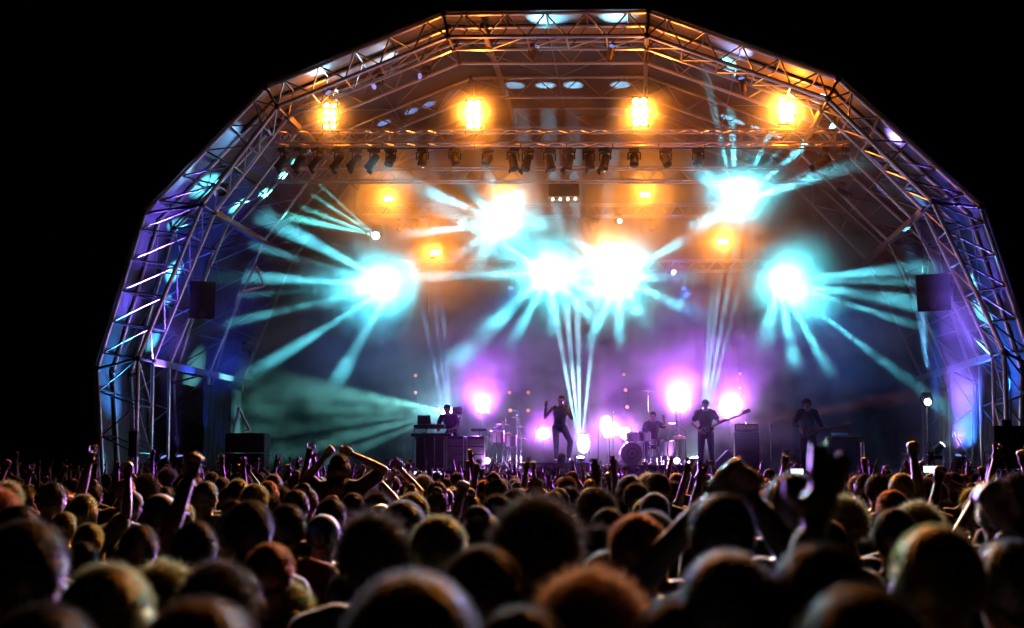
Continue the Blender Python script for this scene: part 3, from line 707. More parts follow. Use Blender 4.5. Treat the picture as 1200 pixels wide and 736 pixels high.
# hair: a close shell plus many fine strands (local to head centre, face +Y)
def in_face(v): return (v.y > .045 and v.z < .055) or (v.z < -.055 and v.y > -.02) or (v.z < -.01 and v.y > -.005)
def hair_mesh(name, style, n_str, seed=1):
    rnd = random.Random(seed); mb = MB()
    R3 = {'crop': (.080, .099, .092), 'short': (.086, .106, .101), 'curly': (.098, .118, .116), 'long': (.089, .108, .102), 'bun': (.083, .102, .096), 'spiky': (.086, .106, .104)}[style]
    c0 = V((0, -.012, .028)); n, m = 22, 16; idx = {}; vs = []; fs = []
    def pt(i, j):
        a = pi * j / m; t = 2 * pi * i / n; k = 1 + .03 * sin(3 * t + seed) * sin(a * 2) + (.035 * sin(7 * t + 5 * a + seed) if style in ('curly', 'spiky') else .012 * sin(9 * t))
        return c0 + V((R3[0] * sin(a) * cos(t), R3[1] * sin(a) * sin(t), R3[2] * cos(a))) * k
    zmin = {'crop': -.055, 'short': -.065, 'curly': -.08, 'long': -.11, 'bun': -.05, 'spiky': -.06}[style]
    for i in range(n):
        for j in range(m):
            q = [pt(i, j), pt(i + 1, j), pt(i + 1, j + 1), pt(i, j + 1)]; cc = sum(q, V()) / 4
            if in_face(cc) or cc.z < zmin: continue
            k = len(vs); inn = [c0 + (v - c0) * .93 for v in q]; vs += q + inn
            fs += [(k, k + 1, k + 2, k + 3), (k + 7, k + 6, k + 5, k + 4), (k, k + 4, k + 5, k + 1), (k + 1, k + 5, k + 6, k + 2), (k + 2, k + 6, k + 7, k + 3), (k + 3, k + 7, k + 4, k)]
    mb.add(vs, fs)
    if style == 'long':
        for i in range(13):
            t = pi * (1.0 + (i - 0) / 12); x = .083 * cos(t); y = -.012 + .098 * sin(t)
            L = .26 + .04 * rnd.random()
            mb.tube((x, y, .03), (x * .98, y * .95 - .008, -.09), .026, .027, 7); mb.tube((x * .98, y * .95 - .008, -.09), (x * .95, y * 1.0 - .02, -L), .027, .010, 7)
    if style == 'bun': mb.ball((0, -.075, .115), (.045, .045, .04), 12, 8)
    svs, sfs = [], []
    for _ in range(n_str):
        z = rnd.uniform(-.5, 1); t = rnd.uniform(0, 2 * pi); s_ = math.sqrt(1 - z * z); d = V((s_ * cos(t), s_ * sin(t), z)); p = c0 + V((R3[0] * d.x, R3[1] * d.y, R3[2] * d.z)) * .99
        if in_face(p) or p.z < zmin: continue
        ln = {'crop': .007, 'short': .012, 'curly': .024, 'long': .012, 'bun': .008, 'spiky': .026}[style] * rnd.uniform(.5, 1.3)
        flow = V((0, -1, -.2)) if z > .3 else V((0, -.3, -1)); flow = (flow - d * flow.dot(d)).normalized()
        rv = V((rnd.gauss(0, 1), rnd.gauss(0, 1), rnd.gauss(0, 1))) * (.55 if style in ('curly', 'spiky') else .22)
        k1 = {'curly': .1, 'spiky': .2}.get(style, 1.5)
        e1 = p + (d * .8 + flow * k1 + rv).normalized() * ln; e2 = e1 + (d * .25 + flow * k1 + rv * 1.5 + V((0, 0, -.3))).normalized() * ln * .9
        wd = d.cross(e1 - p); wd = (wd.normalized() if wd.length > 1e-6 else V((1, 0, 0))) * rnd.uniform(.0006, .0012)
        k = len(svs); svs += [p - wd, p + wd, e1 + wd * .8, e1 - wd * .8, e2]; sfs += [(k, k + 1, k + 2, k + 3), (k + 3, k + 2, k + 4)]
    nshell = len(mb.f); mb.add(svs, sfs); me = bpy.data.meshes.new(name); me.from_pydata(mb.v, [], mb.f); me.update(); me.shade_smooth()
    me.materials.append(H_DARK); me.materials.append(H_DARK); me.polygons.foreach_set('material_index', [0] * nshell + [1] * len(sfs)); return me
def place_hair(root, p, me, m, name='hair'):
    o = bpy.data.objects.new(name, me); C.objects.link(o)
    if not me.materials: me.materials.append(m)
    o.material_slots[0].link = 'OBJECT'; o.material_slots[0].material = SHELLM.get(m.name, m)
    if len(o.material_slots) > 1: o.material_slots[1].link = 'OBJECT'; o.material_slots[1].material = m
    o.matrix_local = Matrix.Translation(p['head']) @ headframe(p).to_4x4(); o.parent = root
    return o
def colour(o, m):
    if not o.data.materials: o.data.materials.append(m)
    o.material_slots[0].link = 'OBJECT'; o.material_slots[0].material = m
def child(name, me, root, m):
    o = bpy.data.objects.new(name, me); C.objects.link(o); o.parent = root; colour(o, m); return o
H_DARK = hair_mat('hair_dark', (.016, .013, .010)); H_BROWN = hair_mat('hair_brown', (.035, .028, .018)); H_BLOND_RIM = hair_mat('hair_blond_rim', (.22, .22, .09)); H_GINGER_RIM = hair_mat('hair_ginger_rim', (.22, .09, .025)); H_GREY_RIM = hair_mat('hair_grey_rim', (.14, .155, .155))  # blond, ginger and grey strands also paint rim light on the near heads
SHELLM = {h.name: hair_mat(h.name + '_shaded_shell', c_, 0) for h, c_ in ((H_DARK, (.008, .005, .004)), (H_BROWN, (.022, .012, .006)), (H_BLOND_RIM, (.09, .055, .022)), (H_GINGER_RIM, (.07, .025, .008)), (H_GREY_RIM, (.04, .04, .04)))}  # darker copies for the hair shells, shade painted behind the bright strands
CLOTH_BLACK = mat('black_cotton', (.015, .015, .017), .85); CLOTH_NAVY = mat('navy_denim', (.02, .03, .06), .85); CLOTH_TANK = mat('dark_teal_vest', (.02, .05, .065), .8)

# ---- performers (local +Y is where they look; turned to face the audience)
def performer(label, px, Y, z, p, rz, hair, hm, top, trou, sleeve=.55, skin=SKIN, group='musicians on stage', female=0, beard=False):
    x = SX(px, Y); t = thing('person', label, 'person', (x, Y, z), rz, group)
    b = child('body', remesh(body_mb(p, female), .0085, 'performer_body'), t, skin)
    sh = child('shirt', remesh(shirt_mb(p, sleeve, female=female), .014, 'performer_shirt'), t, top)
    child('trousers', remesh(trouser_mb(p), .014, 'performer_trousers'), t, trou)
    place_hair(t, p, hair_mesh('performer_hair', hair, 900, px), hm)
    e = MB(); M = headframe(p)
    for s in (-1, 1): e.ball(p['head'] + M @ V((s * .031, .082, .004)), (.012, .008, .007), 10, 6, M)
    child('eyes', e.mesh('eyes', None, True), t, EYE)
    sm_mb = MB()
    for a in ('ar', 'al'):
        f = V((p['face'].x, p['face'].y, 0)).normalized()
        cap(sm_mb, p[a] - f * .04 + V((0, 0, -.045)), p[a] + f * .15 + V((0, 0, -.055)), .045, .036)
    child('shoes', sm_mb.mesh('shoes', None, True), t, BLACK)
    return t
RISER_T = P(660, 542.5, 29.3).z
# riser box in front and the singer on it
rz0, rz1 = SX(630, 29.3), SX(692, 29.3)
t = thing('riser_box', 'low black riser box at the front edge that the singer stands on', 'riser', ((rz0 + rz1) / 2, 29.3, SF + .002))
MB().box(((rz0 + rz1) / 2, 29.3, (RISER_T + SF + .002) / 2), (rz1 - rz0, .8, RISER_T - SF - .002)).build('box', BLACKM, t, bevel=.015)
MB().box(((rz0 + rz1) / 2, 29.3, RISER_T + .004), (rz1 - rz0 - .06, .74, .006)).build('top_mat', mat('rubber_mat', (.03, .03, .03), .9), t)
for i in range(3): MB().box((lerp(rz0, rz1, (i + .5) / 3), 28.89, (RISER_T + SF) / 2), ((rz1 - rz0) / 3 - .05, .012, (RISER_T - SF) * .8)).build('front_panel', BLACK, t)
ps = pose(pel=(.02, -.03, .86), che=(.0, .03, 1.17), neck=(-.01, .06, 1.36), head=(-.03, .10, 1.50), face=(.15, 1, .1),
          sr=(.185, .05, 1.30), er=(.37, .12, 1.09), wr=(.335, .22, 1.34), sl=(-.19, .06, 1.29), el=(-.29, .17, 1.06), wl=(-.10, .24, 1.31),
          hr=(.11, -.03, .84), kr=(.10, .04, .46), ar=(.10, -.06, .09), hl=(-.08, -.03, .83), kl=(-.25, .18, .50), al=(-.19, .0, .11), hand_r='open', hand_l='hold')
SING = performer('bald looking singer in sleeveless dark top with one hand raised, standing on the riser', 657, 29.35, RISER_T + .01, ps, pi, 'crop', H_BROWN, CLOTH_TANK, CLOTH_NAVY, .02)
tm = thing('microphone', 'black microphone held to the mouth of the singer', 'microphone', (SING.location.x, SING.location.y, SING.location.z), pi)
q0, q1 = V((-.085, .30, 1.35)), V((-.035, .235, 1.455))
o = MB().tube(q0, q1, .012, .017).mesh('handle', BLACK); child('handle', o, tm, BLACK)
child('grille', MB().ball(q1 + (q1 - q0).normalized() * .02, .026).mesh('grille', None, True), tm, STEEL)
# monitor lamp in front of the riser
fixture(P(658, 552, 28.7) * 1 + V((0, 0, -.02)), 'round black moving head standing in front of the riser below the singer', (.1, -1, .35), .95, stand=True, group='black floor lamps')
fixture(V((SX(466, 28.75), 28.75, SF)), 'round black moving head on the stage edge near the open raised hand', (-.1, -1, .3), .95, stand=True, group='black floor lamps')

# ---- guitars (local: body centre at origin, neck along +X, front -Y... outline in xz)
def guitar(label, loc, ang, rz, colour_m, bass=False):
    t = thing('bass_guitar' if bass else 'electric_guitar', label, 'guitar', loc, rz)
    pts = []
    for i in range(36):
        a = 2 * pi * i / 36; r = .165 + .035 * cos(2 * a) + .018 * cos(3 * a + .5) - (.05 if abs(a) < .25 or abs(a - 2 * pi) < .25 else 0)
        pts.append((r * cos(a) * 1.08, r * sin(a) * .95))
    Rm = Matrix.Rotation(-ang, 4, 'Y')
    def part(mb, name, m, **k):
        mb.v = [tuple(Rm @ V(v)) for v in mb.v]
        o = mb.build(name, m, t, world=False, **k); return o
    part(MB().prism(pts, -.022, .022), 'body', colour_m, bevel=.008)
    L = .86 if bass else .66
    part(MB().box((.14 + L / 2, -.028, 0), (L, .022, .048)), 'neck', mat('maple_neck', (.35, .2, .09), .4))
    part(MB().box((.14 + L + .09, -.026, .01), (.2, .018, .085)), 'headstock', MATS['maple_neck'], bevel=.006)
    tp = MB()
    for i in range(4): tp.ball((.14 + L + .04 + i * .04, -.026, .062), .012, 8, 6)
    part(tp, 'tuners', CHROME)
    part(MB().prism([(x * .55 - .01, z * .6 - .02) for x, z in pts], -.027, -.0225), 'pickguard', WHITE)
    pk = MB()
    for x in (-.05, .04): pk.box((x, -.031, 0), (.03, .012, .08))
    part(pk, 'pickups', BLACK)
    st_ = MB()
    for i in range(4): st_.tube((-.12, -.042, -.016 + i * .0105), (.14 + L, -.042, -.014 + i * .009), .0012, n=4)
    part(st_, 'strings', CHROME)
    return t
# bass player
pb = pose(head=(.0, .06, 1.60), face=(-.1, 1, -.35), er=(.31, -.02, 1.16), wr=(.17, .20, 1.02), el=(-.30, .10, 1.20), wl=(-.42, .30, 1.24), hand_r='hold', hand_l='hold',
          kr=(.13, .05, .5), ar=(.16, .0, .09), kl=(-.12, .02, .5), al=(-.17, -.03, .09))
BP_ = performer('bass player in dark short sleeved shirt standing right of the drum kit', 828, 30.2, SF, pb, pi, 'short', H_DARK, CLOTH_BLACK, CLOTH_NAVY)
BP_.scale = (1.06,) * 3
guitar('dark bass guitar held by the standing bass player, neck pointing up right', (BP_.location.x - .02, 30.2 - .2, SF + 1.10), R(22), 0, mat('guitar_dark_red', (.10, .02, .02), .25), True)
# right guitarist
pg = pose(head=(.02, .09, 1.59), neck=(0, .01, 1.47), face=(.25, 1, -.6), er=(.30, -.04, 1.16), wr=(.17, .20, 1.0), el=(-.28, .05, 1.14), wl=(-.36, .26, 1.10), hand_r='hold', hand_l='hold')
GP = performer('guitarist in dark clothes looking down at the far right of the band', 948, 30.2, SF, pg, pi, 'curly', H_DARK, CLOTH_BLACK, CLOTH_NAVY, 1.6)
GP.scale = (1.06,) * 3
guitar('pale wooden guitar held by the guitarist at the right', (GP.location.x + .02, 30.2 - .2, SF + 1.04), R(8), 0, mat('guitar_wood', (.42, .2, .08), .3))
# keyboard player
pk_ = pose(pel=(0, -.1, .96), che=(.05, .03, 1.26), neck=(.08, .10, 1.44), head=(.10, .17, 1.57), face=(.5, 1, -.5), sr=(.25, .08, 1.38), er=(.36, .15, 1.13), wr=(.30, .38, 1.06), sl=(-.11, .07, 1.38), el=(-.22, .13, 1.12), wl=(-.08, .38, 1.06))
KP_ = performer('keyboard player in dark shirt bending over the keyboard rig at the left', 529, 31.3, SF + .1, pk_, pi, 'short', H_DARK, CLOTH_BLACK, CLOTH_NAVY)
# drummer, seated
pd = pose(pel=(0, 0, .62), che=(0, .02, .94), neck=(0, .03, 1.14), head=(.0, .05, 1.29), sr=(.185, .02, 1.08), er=(.27, .12, .84), wr=(.17, .34, .88), sl=(-.185, .02, 1.08), el=(-.33, .10, .98), wl=(-.28, .20, 1.20),
          hr=(.1, 0, .6), kr=(.22, .40, .56), ar=(.2, .42, .12), hl=(-.1, 0, .6), kl=(-.22, .40, .56), al=(-.2, .42, .12), hand_r='hold', hand_l='fist', face=(.2, 1, -.1))
DR = performer('drummer seated behind the drum kit with one arm lifted', 766, 32.2, SF + .22, pd, pi, 'short', H_BROWN, mat('grey_shirt', (.10, .09, .10), .85), CLOTH_NAVY)
for s, a_, b_ in ((0, V((.17, .36, .90)), V((.02, .62, .98))), (1, V((-.28, .22, 1.24)), V((-.42, .42, 1.52)))):
    k = thing('drumstick', ('wooden drumstick raised in the drummer left hand', 'wooden drumstick held low over the snare by the drummer')[1 - s], 'drumstick', DR.location, pi)
    child('stick', MB().tube(a_, b_, .008, .004, 6).mesh('stick'), k, MATS['maple_neck'])
# ---- drum kit
RP = thing('drum_riser', 'low black riser under the drum kit', 'riser', (SX(765, 31.8), 31.8, SF + .002))
for i in (-1, 1): MB().box((SX(765, 31.8) + i * .66, 31.8, SF + .112), (1.3, 2.4, .216)).build('riser_section', BLACKM, RP, bevel=.01)
DZ = SF + .222
SHELL = mat('drum_shell_grey', (.30, .28, .28), .35); HEADM = mat('drum_head', (.6, .58, .55), .5)
def drum(name, label, c, r, d, axis=(0, 0, 1), legs=True, grp='drums of the kit'):
    c = V(c); ax = V(axis).normalized(); t = thing(name, label, 'drum', c, 0, grp)
    MB().lathe([(r, -d / 2), (r, d / 2)], c, ax, 26).build('shell', SHELL, t, bevel=.003)
    for s in (-1, 1):
        MB().lathe([(r + .004, -.0), (r + .012, .004), (r + .012, .02), (r - .004, .024)], c + ax * (s * (d / 2) - .012), ax, 26).build('hoop', CHROME, t)
    MB().lathe([(r - .006, d / 2), (r - .008, d / 2 + .004)], c, ax, 26).build('head', HEADM, t)
    q = ax.to_track_quat('Z', 'Y')
    lg = MB()
    for i in range(8): a = 2 * pi * i / 8; v = q @ V(((r + .008) * cos(a), (r + .008) * sin(a), 0)); lg.tube(c + v - ax * d * .42, c + v + ax * d * .42, .006, n=5)
    lg.build('lugs', CHROME, t)
    if legs:
        for i in range(3):
            a = 2 * pi * i / 3 + .5; f = c + V((r * 1.05 * cos(a), r * 1.05 * sin(a), 0)); strut('leg', f + V((0, 0, .02)), V((f.x, f.y, DZ)), .008, CHROME, t)
    return t
bc = V((SX(740, 31.2), 31.2, DZ + .29))
t = drum('bass_drum', 'large bass drum with a round pale emblem on its front head', bc, .29, .4, (0.1, -1, 0), False)
fx = V((.1, -1, 0)).normalized()
MB().lathe([(.285, .212), (.28, .216)], bc, fx, 26).build('front_head', HEADM, t)
MB().lathe([(.15, .218), (.148, .221)], bc, fx, 24).build('emblem_disc', mat('emblem_grey', (.22, .2, .2), .6), t)
MB().lathe([(.105, .222), (.103, .225)], bc, fx, 24).build('emblem_ring', mat('emblem_pale', (.55, .5, .5), .6), t)
MB().lathe([(.05, .226), (.048, .229)], bc + V((0, 0, .01)), fx, 5).build('emblem_centre', MATS['emblem_grey'], t)
for s in (-1, 1): strut('spur', bc + V((s * .28, -.1, -.1)), V((bc.x + s * .38, 31.0, DZ)), .01, CHROME, t)
drum('rack_tom', 'small tom above the bass drum', bc + V((.02, .05, .44)), .15, .2, (0, -.2, 1), False); 
for i in (0,): strut('tom_post', bc + V((.02, .05, .28)), bc + V((.02, .05, .40)), .012, CHROME, bpy.data.objects['rack_tom'])
drum('rack_tom', 'second tom above the bass drum, nearer the drummer', bc + V((.34, .12, .46)), .16, .22, (0, -.2, 1))
drum('floor_tom', 'floor tom right of the bass drum', (SX(783, 31.5), 31.5, DZ + .42), .2, .38)
drum('snare_drum', 'thin snare drum between floor tom and drummer', (SX(770, 31.7), 31.75, DZ + .6), .18, .14)
def cymbal(px, py, Y, r, label, tilt=.15, ped=DZ, n=1, grp='cymbals on stands'):
    c = P(px, py, Y); t = thing('cymbal_stand', label, 'cymbal', (c.x, c.y, ped), 0, grp)
    ax = V((tilt, -.1, 1))
    for k in range(n):
        MB().lathe([(.012, .03), (r * .18, .022), (r * .22, .008), (r, -.012), (r, -.015), (r * .2, .002), (.012, .02)], c + V((0, 0, -.045 * k)), ax, 24).build('cymbal', BRASS, t, smooth=True)
    strut('pole', V((c.x, c.y, ped + .12)), c + V((0, 0, .04)), .011, CHROME, t)
    strut('wing_nut', c + V((0, 0, .04)), c + V((0, 0, .07)), .018, CHROME, t)
    for i in range(3):
        a = 2 * pi * i / 3 + .3; f = V((c.x + .28 * cos(a), c.y + .28 * sin(a), ped + .01))
        strut('leg', f, V((c.x, c.y, ped + .36)), .008, CHROME, t)
    return t
cymbal(718, 485, 31.4, .14, 'small top cymbal at the left of the drum kit', .1, SF)
cymbal(714, 501, 31.2, .2, 'middle left cymbal beside the bass drum', -.05, SF)
cymbal(729, 509, 31.0, .24, 'wide low cymbal just over the bass drum', -.08, SF)
cymbal(759, 458, 32.6, .17, 'high small cymbal standing behind the drummer', .1)
cymbal(792, 475, 31.6, .2, 'tall crash cymbal right of the drummer', .15, SF)
cymbal(783, 497, 31.7, .2, 'ride cymbal at the right of the drummer', -.15)
cymbal(796, 511, 31.3, .17, 'pair of hi-hat cymbals at the right edge of the kit', 0, SF, 2)
# drum stool
t = thing('drum_stool', 'round black stool under the drummer', 'stool', (DR.location.x, 32.2, DZ))
MB().lathe([(.16, .0), (.18, .03), (.17, .08)], (DR.location.x, 32.2, DZ + .43)).build('seat', BLACK, t); strut('post', V((DR.location.x, 32.2, DZ + .12)), V((DR.location.x, 32.2, DZ + .43)), .02, CHROME, t)
for i in range(3): a = 2.1 * i; strut('leg', V((DR.location.x + .25 * cos(a), 32.2 + .25 * sin(a), DZ + .01)), V((DR.location.x, 32.2, DZ + .25)), .012, CHROME, t)
# ---- percussion left of the singer
for i, (px, zt, r, lb) in enumerate(((583, 1.10, .17, 'tall percussion drum next to the keyboard rig'), (599, 1.0, .14, 'small percussion drum in the middle of the percussion set'), (556, .95, .2, 'wide percussion drum directly right of the keyboard rig'))):
    DZ_ = DZ; DZ = SF; drum('percussion_drum', lb, (SX(px, 31), 31, SF + zt - .15), r, .3, (0, -.1, 1), True, 'percussion drums left of the singer'); DZ = DZ_
for px, py, r, lb in ((589, 497, .18, 'top left cymbal of the percussion set'), (596, 508, .16, 'lower cymbal of the percussion set'), (606, 489, .15, 'highest cymbal of the percussion set'), (610, 500, .14, 'right cymbal of the percussion set'), (611, 513, .12, 'lowest right cymbal of the percussion set')):
    cymbal(px, py, 30.9 + (px % 3) * .15, r, lb, .1, SF, 1, 'percussion cymbals left of the singer')
t = thing('pad_stand', 'black electronic pad on a stand right of the keyboard player', 'drum pad', (SX(562, 30.9), 30.9, SF))
q = P(562, 504, 30.9); MB().box(q, (.42, .3, .06)).build('pad', BLACK, t, bevel=.01); strut('pole', q, V((q.x, q.y, SF + .02)), .02, STEEL, t)
for s in (-1, 1): strut('foot', V((q.x + s * .25, q.y - .1, SF + .02)), V((q.x, q.y, SF + .25)), .012, STEEL, t)
# ---- keyboard rig: riser, flight case, keyboards, laptop
t = thing('keyboard_riser', 'low riser with a bright white front strip under the keyboard rig', 'riser', (SX(515, 31), 31, SF + .002))
a_, b_ = SX(475, 30.6), SX(552, 30.6)
MB().box(((a_ + b_) / 2, 31.1, SF + .05), (b_ - a_, 1.3, .09)).build('deck', BLACKM, t, bevel=.01)
a2, b2 = SX(475, 28.6), SX(520, 28.6)
t2 = thing('floor_light_strip', 'glowing white strip on the stage edge below the keyboards', 'strip light', ((a2 + b2) / 2, 28.55, SF + .004))
MB().box(((a2 + b2) / 2, 28.55, SF + .03), (b2 - a2, .1, .05)).build('housing', STEEL, t2)
MB().box(((a2 + b2) / 2, 28.49, SF + .035), (b2 - a2 - .04, .016, .07)).build('diffuser', mat('strip_glow', (1, 1, 1), .4, emit=(.75, .9, 1), es=1.6), t2)
c1, c2 = SX(488, 30.6), SX(521, 30.6)
t = thing('flight_case', 'black flight case carrying the keyboards, with silver corners', 'flight case', ((c1 + c2) / 2, 30.8, SF + .1))
MB().box(((c1 + c2) / 2, 30.8, SF + .52), (c2 - c1, .6, .84)).build('case', BLACK, t, bevel=.01)
for x in (c1, c2):
    for z in (SF + .1, SF + .94): MB().box((x, 30.49, z + (.03 if z < SF + .5 else -.03)), (.06, .03, .06)).build('corner', CHROME, t, bevel=.005)
for k in (.33, .66): MB().box((lerp(c1, c2, k), 30.488, SF + .52), (.02, .016, .8)).build('edge_strip', ALU, t)
def keyboard(label, c, w_, rz=0, grp='keyboards'):
    t = thing('keyboard', label, 'keyboard', c, rz, grp); c = V((0, 0, 0))
    MB().box((0, 0, .045), (w_, .3, .08)).build('case', BLACK, t, world=False, bevel=.01)
    n = int(w_ / .06); k = MB()
    for i in range(n): k.box((-w_ / 2 + .05 + (i + .5) * (w_ - .1) / n, .06, .092), ((w_ - .1) / n - .003, .14, .012))
    k.build('white_keys', WHITE, t, world=False)
    k = MB()
    for i in range(n):
        if i % 7 not in (2, 6): k.box((-w_ / 2 + .05 + (i + 1) * (w_ - .1) / n, .09 - .12, .1), (.012, .07, .016))
    k.build('black_keys', BLACK, t, world=False)
    kn = MB()
    for i in range(6): kn.lathe([(.012, 0), (.01, .02)], (-w_ / 3 + i * .08, -.11, .085), n=8)
    kn.build('knobs', STEEL, t, world=False); return t
keyboard('lower keyboard lying on the flight case in front of the keyboard player', ((c1 + c2) / 2, 30.8, SF + .945), 1.05)
t = thing('keyboard_stand', 'small black rack holding the upper keyboard', 'stand', ((c1 + c2) / 2, 30.8, SF + .944))
for s in (-1, 1): MB().box(((c1 + c2) / 2 + s * .5, 30.98, SF + 1.06), (.03, .03, .22)).build('post', STEEL, t)
MB().box(((c1 + c2) / 2, 31.0, SF + 1.165), (1.03, .2, .02)).build('shelf', STEEL, t)
keyboard('upper keyboard tilted on the rack in front of the keyboard player', ((c1 + c2) / 2 - .1, 31.0, SF + 1.178), .8)
q = V((SX(498, 30.9), 30.8, SF + 1.27)); t = thing('laptop', 'open dark laptop standing on the keyboards at the left', 'laptop', q)
MB().box(q + V((0, 0, .012)), (.34, .22, .02)).build('base', STEEL, t, bevel=.004); MB().box(q + V((0, -.12, .12)), (.34, .012, .22), Matrix.Rotation(.25, 3, 'X')).build('lid', BLACK, t, bevel=.004)
c3, c4 = SX(522, 30.5), SX(568, 30.5)
for a_, b_, lb in ((c3, SX(543, 30.5), 'black equipment rack in front of the keyboard player legs'), (SX(546, 30.5), c4, 'wide black equipment case right of the keyboard player')):
    t = thing('equipment_rack', lb, 'rack', ((a_ + b_) / 2, 30.85, SF + .1), 0, 'equipment racks')
    h = .86; MB().box(((a_ + b_) / 2, 30.85, SF + .1 + h / 2), (b_ - a_, .5, h)).build('case', BLACK, t, bevel=.01)
    for k in range(4): MB().box(((a_ + b_) / 2, 30.592, SF + .2 + k * .2), (b_ - a_ - .08, .014, .17)).build('panel', STEEL, t, bevel=.004)
    for s in (-1, 1): MB().box(((a_ + b_) / 2 + s * (b_ - a_ - .03) / 2, 30.59, SF + .1 + h / 2), (.02, .02, h)).build('edge_strip', ALU, t)
# ---- amplifier behind the bass player
a_, b_ = SX(862, 31.2), SX(891, 31.2)
t = thing('amplifier', 'tall dark amplifier stack behind the bass player with a pale head on top', 'amplifier', ((a_ + b_) / 2, 31.5, SF + .001))
for k in range(2):
    MB().box(((a_ + b_) / 2, 31.5, SF + .27 + k * .53), (b_ - a_, .45, .52)).build('cabinet', BLACK, t, bevel=.015)
    MB().box(((a_ + b_) / 2, 31.268, SF + .27 + k * .53), (b_ - a_ - .08, .02, .44)).build('grille_cloth', mat('grille_teal', (.05, .09, .1), .8, bump=.4, bscale=200), t)
MB().box(((a_ + b_) / 2, 31.5, SF + 1.17), (b_ - a_ - .03, .34, .2)).build('amp_head', BLACK, t, bevel=.012)
MB().box(((a_ + b_) / 2, 31.325, SF + 1.18), (b_ - a_ - .1, .016, .1)).build('control_panel', ALU, t)
for i in range(5): MB().lathe([(.018, 0), (.016, .02)], ((a_ + b_) / 2 - .2 + i * .1, 31.315, SF + 1.18), (0, -1, 0), 10).build('knob', BLACK, t)
# second cabinet slanted left of it
x = SX(850, 31.0)
t = thing('wedge_monitor', 'blue grey wedge monitor speaker between bass player and amplifier', 'speaker', (x, 31.0, SF))
MB().prism([(-.3, 0), (.3, 0), (.3, .35), (.05, .6), (-.3, .25)], -.3, .3).build('cabinet', mat('cab_blue_grey', (.06, .10, .14), .6), t, world=False, bevel=.01)
# ---- mic stands
def mic_stand(px, py, Y, label, boom=0, face=-1):
    q = P(px, py, Y); t = thing('mic_stand', label, 'microphone stand', (q.x, q.y, SF), 0, 'microphone stands')
    strut('pole', V((q.x, q.y, SF + .03)), q, .011, STEEL, t)
    MB().lathe([(.15, 0), (.15, .02), (.03, .04)], (q.x, q.y, SF + .002)).build('base', STEEL, t)
    e = q + V((boom, -.05, .12 if boom else .02)); strut('boom', q, e, .009, STEEL, t)
    MB().lathe([(.012, 0), (.018, .12), (.026, .13), (.026, .17), (.01, .19)], e, V((boom * .5, -.5, .5))).build('microphone', BLACK, t); return t
mic_stand(903, 505, 30.3, 'thin microphone stand between bass player and right guitarist')
mic_stand(578, 502, 31.2, 'microphone stand over the percussion set', .3)
mic_stand(803, 505, 31.6, 'microphone stand at the right edge of the drum kit', -.2)
mic_stand(701, 505, 31.4, 'microphone stand left of the bass drum', .2)
mic_stand(484, 512, 30.8, 'microphone stand at the left end of the keyboard rig', .35)
# ---- keyboard table at the right
t = thing('keyboard_table', 'thin legged table with keyboards at the far right of the band', 'table', (SX(990, 30.9), 30.9, SF))
a_, b_ = SX(968, 30.9), SX(1014, 30.9); zt = P(990, 516, 30.9).z
MB().box(((a_ + b_) / 2, 30.9, zt - .02), (b_ - a_, .45, .04)).build('table_top', STEEL, t, bevel=.005)
for x in (a_ + .05, b_ - .05):
    for y in (30.72, 31.08): strut('leg', V((x, y, SF)), V((x, y, zt - .04)), .015, ALU, t)
keyboard('keyboard lying on the thin legged table at the right', ((a_ + b_) / 2, 30.9, zt + .002), .9)
q = V(((a_ + b_) / 2 - .1, 31.0, zt + .12)); t = thing('mixer', 'small tilted mixer above the right keyboard', 'mixer', (q.x, q.y, zt + .1))
MB().box(q, (.4, .2, .06), Matrix.Rotation(.4, 3, 'X')).build('case', STEEL, t, bevel=.01)
for i in range(6): MB().lathe([(.012, 0), (.01, .02)], q + V((-.15 + .06 * i, -.04, .03)), n=8).build('knob', WHITE, t)
# ---- hanging speakers and side stacks
def speaker(label, c, w_, h, d, rz, tilt=.15, grp='black side loudspeakers', hang=0, name='loudspeaker'):
    t = thing(name, label, 'speaker', c, rz, grp)
    M = Matrix.Rotation(tilt, 3, 'X')
    MB().box((0, 0, 0), (w_, d, h), M).build('cabinet', BLACKM, t, world=False, bevel=.02)
    MB().box(M @ V((0, -d / 2 - .008, 0)), (w_ - .06, .016, h - .06), M).build('grille', mat('speaker_grille', (.012, .014, .016), .7, bump=.5, bscale=300), t, world=False)
    MB().lathe([(.08, -.005), (.09, 0), (.02, .012)], M @ V((0, -d / 2 - .016, -h / 2 + .12)), M @ V((0, -1, 0)), 16).build('logo_badge', STEEL, t, world=False)
    if hang:
        for s in (-1, 1): 
            o = MB().tube((s * w_ * .3, 0, h * .45), (s * w_ * .3, 0, h / 2 + hang), .01).build('hanging_cable', STEEL, t, world=False)
    return t
speaker('black loudspeaker hanging inside the left side of the roof', P(237, 352, 28.6), .60, .92, .55, .4, .1, hang=1.6)
speaker('black loudspeaker hanging inside the right side of the roof', P(1094, 343, 28.6), .70, .86, .55, -.35, .12, hang=1.6)
q = P(290, 536, 28.9)
for k in range(2): speaker(['lower', 'upper'][k] + ' black subwoofer of the big stack at the left stage edge', (q.x, 28.9, SF + .27 + k * .49), .96, .47, .7, .1, 0, 'stacked subwoofers left')
q = P(1192, 540, 27.2)
for k in range(3): speaker(['lowest', 'middle', 'topmost'][k] + ' black loudspeaker of the stack beside the right roof leg', (SX(1190, 26.4) , 26.4, .46 + k * .92), .9, .9, .7, -.1, 0, 'stacked loudspeakers right')
q = P(290, 400, 30.5)
t, lp = fixture(q, 'small grey spotlight clamped to the inner left arch', (.8, -.5, -.3), .9, kind='can', group='side spotlights')
q = P(300, 330, 29.6)
